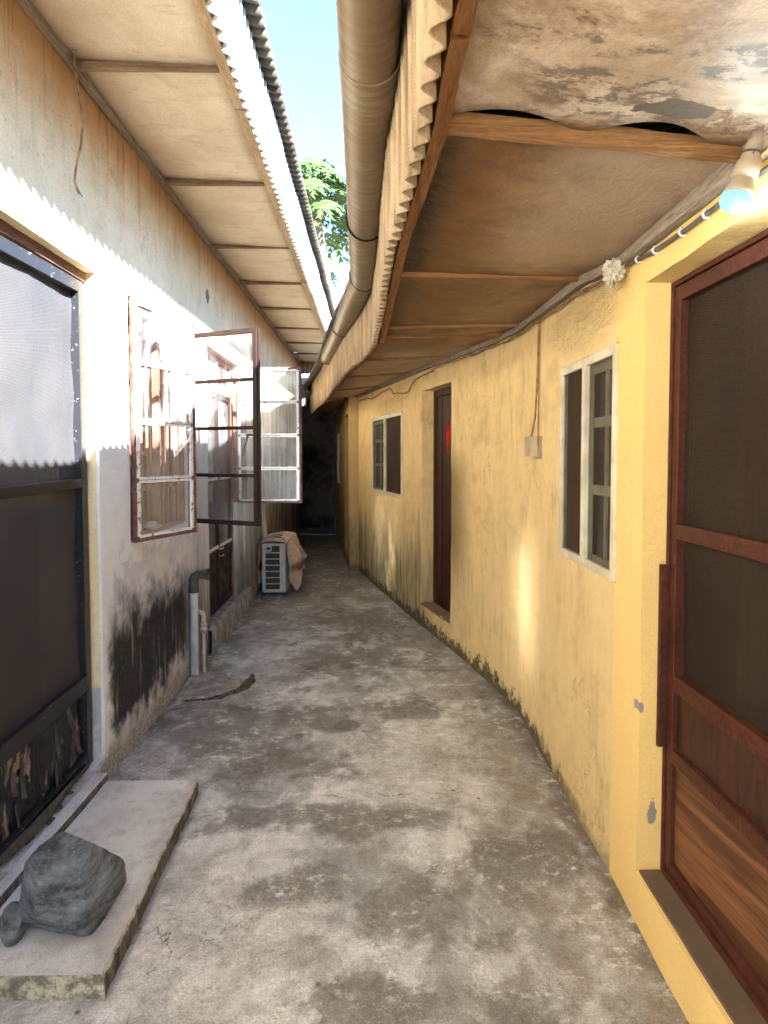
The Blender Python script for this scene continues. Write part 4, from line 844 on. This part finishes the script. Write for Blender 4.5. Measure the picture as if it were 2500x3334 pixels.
def cover(u, v):
    # u across (0 wall side hem .. 1 alley side hem), v along the unit
    y = 6.375 + .80 * v
    hem_r = .26 - .23 * math.exp(-((v - .16) / .13) ** 2) + .05 * math.sin(9 * v) * v; bl = .12 + .88 * min(1, v / .28) * (1 - .35 * v)
    prof = [(ax0 - .025, .14), (ax0 - .045, .30), (ax0 - .022, .46), (ax0 - .012, .575), (ax0 + .04, .592), ((ax0 + ax1) / 2, .60), (ax1 - .03, .592), (ax1 + .016, .575), (ax1 + .02 + .06 * bl, .45), (ax1 + .02 + .14 * bl, .32), (ax1 + .02 + .15 * bl, hem_r)]
    t = u * (len(prof) - 1); i = min(int(t), len(prof) - 2); f_ = t - i; f_ = f_ * f_ * (3 - 2 * f_)
    x = prof[i][0] * (1 - f_) + prof[i + 1][0] * f_; z = prof[i][1] * (1 - f_) + prof[i + 1][1] * f_
    side = max(0, (abs(u - .5) - .18) / .32); fl = side * (.4 + .6 * v if u > .5 else .8)
    x += (fbm(u * 6, v * 7, 1) * .045 + math.sin(v * 26 + u * 9) * .012) * fl * (1 if u > .5 else .5)
    z += fbm(u * 5, v * 6, 8) * .012 + (fbm(u * 9, v * 12, 3) * .014 * side); y += fbm(u * 5, v * 5, 5) * .02 - .03 * math.exp(-((u - .5) / .3) ** 2) * (1 - v)
    if .3 < u < .7: z = max(z, .582)
    return (x, y, z + .02 * math.sin(math.pi * v) * (1 - side))
m = MB(); m.grid(cover, 90, 70)
m.build('cloth_cover', M['cloth'], label='dirty beige cloth draped over the air conditioner with a rusty stain', cat='cover', solid=.003)
m = MB(); m.tube([(-1.14, 6.40, .612), (-1.08, 6.42, .632), (-1.0, 6.44, .634), (-.93, 6.42, .616), (-.885, 6.40, .575)], .0035, 6); m.build('twig', M['chip'], label='thin dark twig lying across the cloth cover', cat='twig')
m = MB(); m.grid(lambda u, v: (-1.01 + .055 * math.sin(math.pi * v) * math.cos(6.283 * u) * (1 + .2 * math.sin(3 * 6.28 * u)), 6.53 + .06 * math.sin(math.pi * v) * math.sin(6.283 * u), .640 + .010 * math.cos(math.pi * v)), 16, 6); m.build('flat_stone', M['mortar'], label='flat dark stone weighing down the top of the cloth cover', cat='stone')

# ------------------------------------------------------------------ gutter pipes under the ochre eave
GP = empty('gutter_pipe', (0, 2, 2.55), 'long stained tan plastic gutter pipe tied under the ochre house roof edge', 'gutter pipe')
def hollow(mb, pts, r, n=28):
    mb.tube(pts, r, n, cap=False); mb.tube(pts, r - .006, n, cap=False)
    for e, d in ((0, pts[1]), (-1, pts[-2])):
        p = Vector(pts[e]); t = (p - Vector(d)).normalized(); mb.lathe(p, t, [(0, r), (0.0005, r - .006)], n)
pts = [(0, -3.9, 2.55), (.0, .5, 2.55), (-.002, 1.5, 2.55), (-.012, 2.2, 2.548), (-.03, 3.0, 2.546), (-.036, 3.5, 2.545), (-.05, 3.66, 2.544), (-.078, 3.82, 2.543), (-.22, 4.9, 2.545), (-.335, 5.7, 2.548), (-.455, 6.5, 2.55)]
m = MB(); hollow(m, pts, .078); m.build('pipe', M['pipe'], GP)
m = MB(); hollow(m, [(0, 1.62, 2.552), (-.001, 1.78, 2.552)], .0835); m.build('socket_collar', M['pipe'], GP)
def tie(y, xc, tail, r=.081, w=.0035):
    m = MB(); c = Vector((xc, y, 2.548)); q = []
    for k in range(30): a = -math.pi * .1 - 2 * math.pi * .86 * k / 29; q.append(c + Vector((r * math.cos(a), .045 * math.cos(a) + .012 * math.sin(2 * a), r * math.sin(a))))
    m.tube(q, w, 6); m.tube([q[0], q[0] + Vector((.03, .03, -.02)), Vector(tail)], w, 6); m.build('tie_wire', M['black_wire'], GP)
tie(2.75, -.026, (.052, 2.84, 2.46), w=.006); tie(3.58, -.04, (.035, 3.63, 2.44), w=.004); tie(4.95, -.228, (-.165, 5.1, 2.42)); tie(6.42, -.44, (-.385, 6.5, 2.40))
m = MB(); m.tube([(-.082, 2.05, 2.575), (-.086, 2.2, 2.56), (-.083, 2.3, 2.53)], .006, 6); m.build('tie_wire', M['black_wire'], GP)
G2 = empty('gutter_pipe', (-1.0, 10, 2.5), 'short open ended gutter pipe piece near the dark far end', 'gutter pipe')
m = MB(); hollow(m, [(-.915, 9.35, 2.545), (-1.05, 10.4, 2.50), (-1.16, 11.4, 2.46)], .068); m.build('pipe', M['pipe'], G2)

# ------------------------------------------------------------------ lamp, cables, boxes on the ochre wall
LB = empty('bulb_lamp', (.80, 1.27, 2.15), 'lit white bulb in a paint flecked holder above the brown screen door', 'lamp')
o = Vector((.805, 1.255, 2.162)); a = (Vector((.765, 1.27, 2.03)) - o).normalized()
m = MB(); m.lathe(o, a, [(-.004, 0), (-.004, .017), (.02, .0185), (.034, .0185), (.036, .0205), (.040, .0205), (.042, .0195), (.052, .021), (.056, .024), (.088, .0265), (.090, .021)], 24); m.build('lamp_holder', M['holder'], LB)
m = MB(); m.lathe(o, a, [(.036, .0208), (.037, .0222), (.040, .0222), (.041, .0208)], 24); m.build('holder_ring', M['pvc_d'], LB)
m = MB(); m.lathe(o, a, [(.088, .0205), (.100, .024), (.112, .0285), (.120, .0305), (.122, .029)], 24); m.build('bulb_base', M['bulb_b'], LB)
m = MB(); m.lathe(o, a, [(.1225, .0295), (.130, .0315), (.140, .0300), (.149, .0245), (.155, .0150), (.158, 0)], 28); m.build('bulb', M['bulb'], LB)
pl = bpy.data.lights.new('bulb_light', 'POINT'); pl.energy = .35; pl.color = (.80, .93, 1); pl.shadow_soft_size = .03
lo = bpy.data.objects.new('bulb_light', pl); S.collection.objects.link(lo); lo.parent = LB; lo.location = Vector((.775, 1.25, 1.985)) - Vector(LB.location)
def wallrun(pts, off): return [(xB(y) - off, y, z) for y, z in pts]
m = MB(); m.tube(wallrun([(.2, 2.085), (.7, 2.09), (1.1, 2.098), (1.35, 2.10), (1.6, 2.098), (1.8, 2.106), (1.98, 2.125)], .010), .0062, 8); cb = m.build('wall_cable', M['cable'], label='grey cable clipped along the top of the ochre wall beside the lamp', cat='cable')
for y in (1.05, 1.39, 1.5, 1.62, 1.78, 1.9):
    z = lerp_tab([(1.1, 2.098), (1.35, 2.10), (1.6, 2.098), (1.8, 2.106), (1.98, 2.125)], y)
    m = MB(); m.tube([(xB(y) - .001, y, z + .009), (xB(y) - .014, y, z + .010), (xB(y) - .019, y, z), (xB(y) - .014, y, z - .009), (xB(y) - .001, y, z - .009)], .0032, 6); q = m.build('cable_clip', M['clip']); q.parent = cb
rw = random.Random(9)
def wig(y0, y1, off, zo, n, amp=.006, zf=None): return [(xB(y) - off - rw.uniform(0, .006), y, (zf(y) if zf else zW(y) + zo) + rw.uniform(-amp, amp)) for y in [y0 + (y1 - y0) * k / n for k in range(n + 1)]]
m = MB(); m.tube(wig(2.02, 5.0, .016, -.056, 26), .0045, 6); m.tube(wig(2.02, 4.2, .018, -.066, 18), .0035, 6)
m.tube(wig(4.95, 7.75, .014, 0, 22, .008, lambda y: 2.20 - .035 * math.sin((y - 4.95) * 2.4) ** 2 - (.07 if 5.5 < y < 6.2 else 0)), .006, 6)
m.build('wall_wires', M['wire_o'], label='tangled painted over wires running under the ochre eave to the pilaster', cat='wire')
m = MB(); m.tube(wig(.4, 1.24, .02, -.03, 8, .012), .006, 6); m.tube(wig(.5, 1.26, .03, -.045, 8, .012), .005, 6); m.tube([(.80, 1.22, 2.145), (.77, 1.16, 2.12), (.80, 1.10, 2.13), (.785, 1.0, 2.12)], .0045, 6)
m.build('lamp_wires', M['wire_o'], label='bunch of yellowish wires gathered behind the lit bulb', cat='wire')
m = MB()
rr = random.Random(4)
def wrapf(u, v):
    a = 6.283 * u; p = math.pi * v; r = .034 * (1 + fbm(math.cos(a) * 2.5, math.sin(a) * 2.5, v * 5) * .75)
    return (.812 + r * .8 * math.sin(p) * math.cos(a), 2.02 + r * 1.2 * math.sin(p) * math.sin(a), 2.112 + r * 1.05 * math.cos(p))
m.grid(wrapf, 40, 26, False); m.build('plastic_wrap', M['wrap'], label='crumpled cloudy plastic bag tied around a wire joint on the wall', cat='plastic bag')
JB = empty('switch_box', (.85, 3.13, 1.55), 'small dirty beige switch box on the ochre wall with a wire from above', 'switch box')
fr = lambda a_, y, z: (xB(y) - a_, y, z)
m = MB(); m.box((.003, 3.06, 1.495), (.048, 3.165, 1.600), fr); m.build('box', M['boxm'], JB, bevel=.004)
m = MB(); m.box((.049, 3.068, 1.503), (.052, 3.157, 1.592), fr); m.box((-.002, 3.02, 1.485), (.003, 3.075, 1.600), fr); m.build('cover_plate', M['boxm'], JB, bevel=.002)
m = MB(); m.tube([(.855, 3.06, 2.20), (.852, 3.065, 2.0), (.851, 3.075, 1.85), (.848, 3.09, 1.7), (.838, 3.12, 1.60)], .005, 6); m.tube([(.855, 3.045, 2.20), (.855, 3.055, 1.85), (.855, 3.06, 1.55)], .003, 6); m.build('wire', M['wire_o'], JB)
m = MB(); m.grid(lambda u, v: (xB(4.66) - .012 + .03 * u * math.sin(math.pi * min(1, v * 1.1)) + .004 * math.sin(9 * v), 4.662 + .05 * math.sin(math.pi * v ** .8) * (1 - .2 * u), 1.775 - .26 * v + .02 * u), 8, 16)
m.build('red_cloth', M['redc'], label='red cloth hanging on the dark red door in the middle doorway', cat='cloth', solid=.004)
m = MB(); m.lathe((.565, 6.08, 1.118), (0, 0, 1), [(0, 0), (0, .05), (.03, .065), (.06, .05), (.085, .028), (.10, .024), (.118, .030), (.14, .024), (.152, 0)], 16)
m.build('bird_ornament', M['bird'], label='pale round headed ornament behind the screen of the small far window', cat='ornament')

# ------------------------------------------------------------------ papaya trees beyond
def papaya(base, top, crown_r, n, seed, label, fruit=True):
    rr = random.Random(seed); T = empty('papaya_tree', base, label, 'tree')
    b, t_ = Vector(base), Vector(top); pts = [b.lerp(t_, k / 14) + Vector((math.sin(k * .5) * .05, 0, 0)) for k in range(15)]
    m = MB(); m.tube(pts, [.15 - .06 * k / 14 + .004 * (k % 2) for k in range(15)], 14); m.build('trunk', M['trunk'], T)
    m = MB(); st = MB()
    for k in range(n):
        a = k * 2.399 + rr.uniform(-.3, .3); el = 1.25 - 1.3 * (k / n) + rr.uniform(-.15, .15); L_ = crown_r * rr.uniform(.65, 1.0)
        d = Vector((math.cos(a) * math.cos(el), math.sin(a) * math.cos(el), math.sin(el))); p0 = t_ - Vector((0, 0, .35 * k / n)); p2 = p0 + d * L_ - Vector((0, 0, .12 * L_)); p1 = p0 + d * L_ * .55 + Vector((0, 0, .05))
        st.tube([p0, p1, p2], [.016, .012, .008], 6)
        out = Vector((d.x, d.y, 0)).normalized(); nrm = (Vector((0, 0, 1)) + out * rr.uniform(.1, .9) + Vector((rr.uniform(-.3, .3), rr.uniform(-.3, .3), 0))).normalized()
        e1 = (out - nrm * out.dot(nrm)).normalized(); e2 = nrm.cross(e1); Rl = crown_r * rr.uniform(.38, .52)
        for lobe in range(9):                       # deeply cut lobes, each with side teeth
            la = (lobe - 4) * .60 + rr.uniform(-.06, .06); ll = Rl * (1 - .09 * abs(lobe - 4)); ld = e1 * math.cos(la) + e2 * math.sin(la); lp = nrm.cross(ld)
            spine = lambda f: p2 + ld * ll * f - Vector((0, 0, .42 * ll * f * f))
            prev = None
            for j in range(1, 6):
                f = j / 5; w_ = ll * (.05 + .16 * math.sin(math.pi * min(1, f * .9)))
                c0, c1 = spine(f - .2), spine(f)
                for sgn in (1, -1):
                    tip = spine(f + .06) + lp * sgn * w_ * (1.5 if j % 2 else 1.0) - Vector((0, 0, .03 * ll))
                    m.add([c0, c1, tip], [(0, 1, 2)])
                    m.add([c0, c0.lerp(tip, .55) - ld * ll * .05, c1], [(0, 1, 2)])
    m.build('crown', M['leaf'], T); st.build('leaf_stalks', M['stalk'], T)
    if fruit:
        for k in range(7):
            a = k * 1.7; p = t_ + Vector((math.cos(a) * .16, math.sin(a) * .16 - .05, -.42 - .10 * k)); f_ = MB(); f_.lathe(p + Vector((0, 0, .11)), (0, 0, -1), [(0, 0), (.02, .04), (.09, .08), (.16, .09), (.21, .05), (.23, 0)], 12); f_.build('fruit', M['fruit'], T)
papaya((.0, 16, 0), (-1.47, 16, 8.2), 1.32, 34, 3, 'tall papaya tree with fruit rising behind the cream house roof')
papaya((-.9, 19.5, 0), (-1.42, 19.5, 7.9), .8, 12, 8, 'shorter papaya tree partly hidden behind the tall one', False)
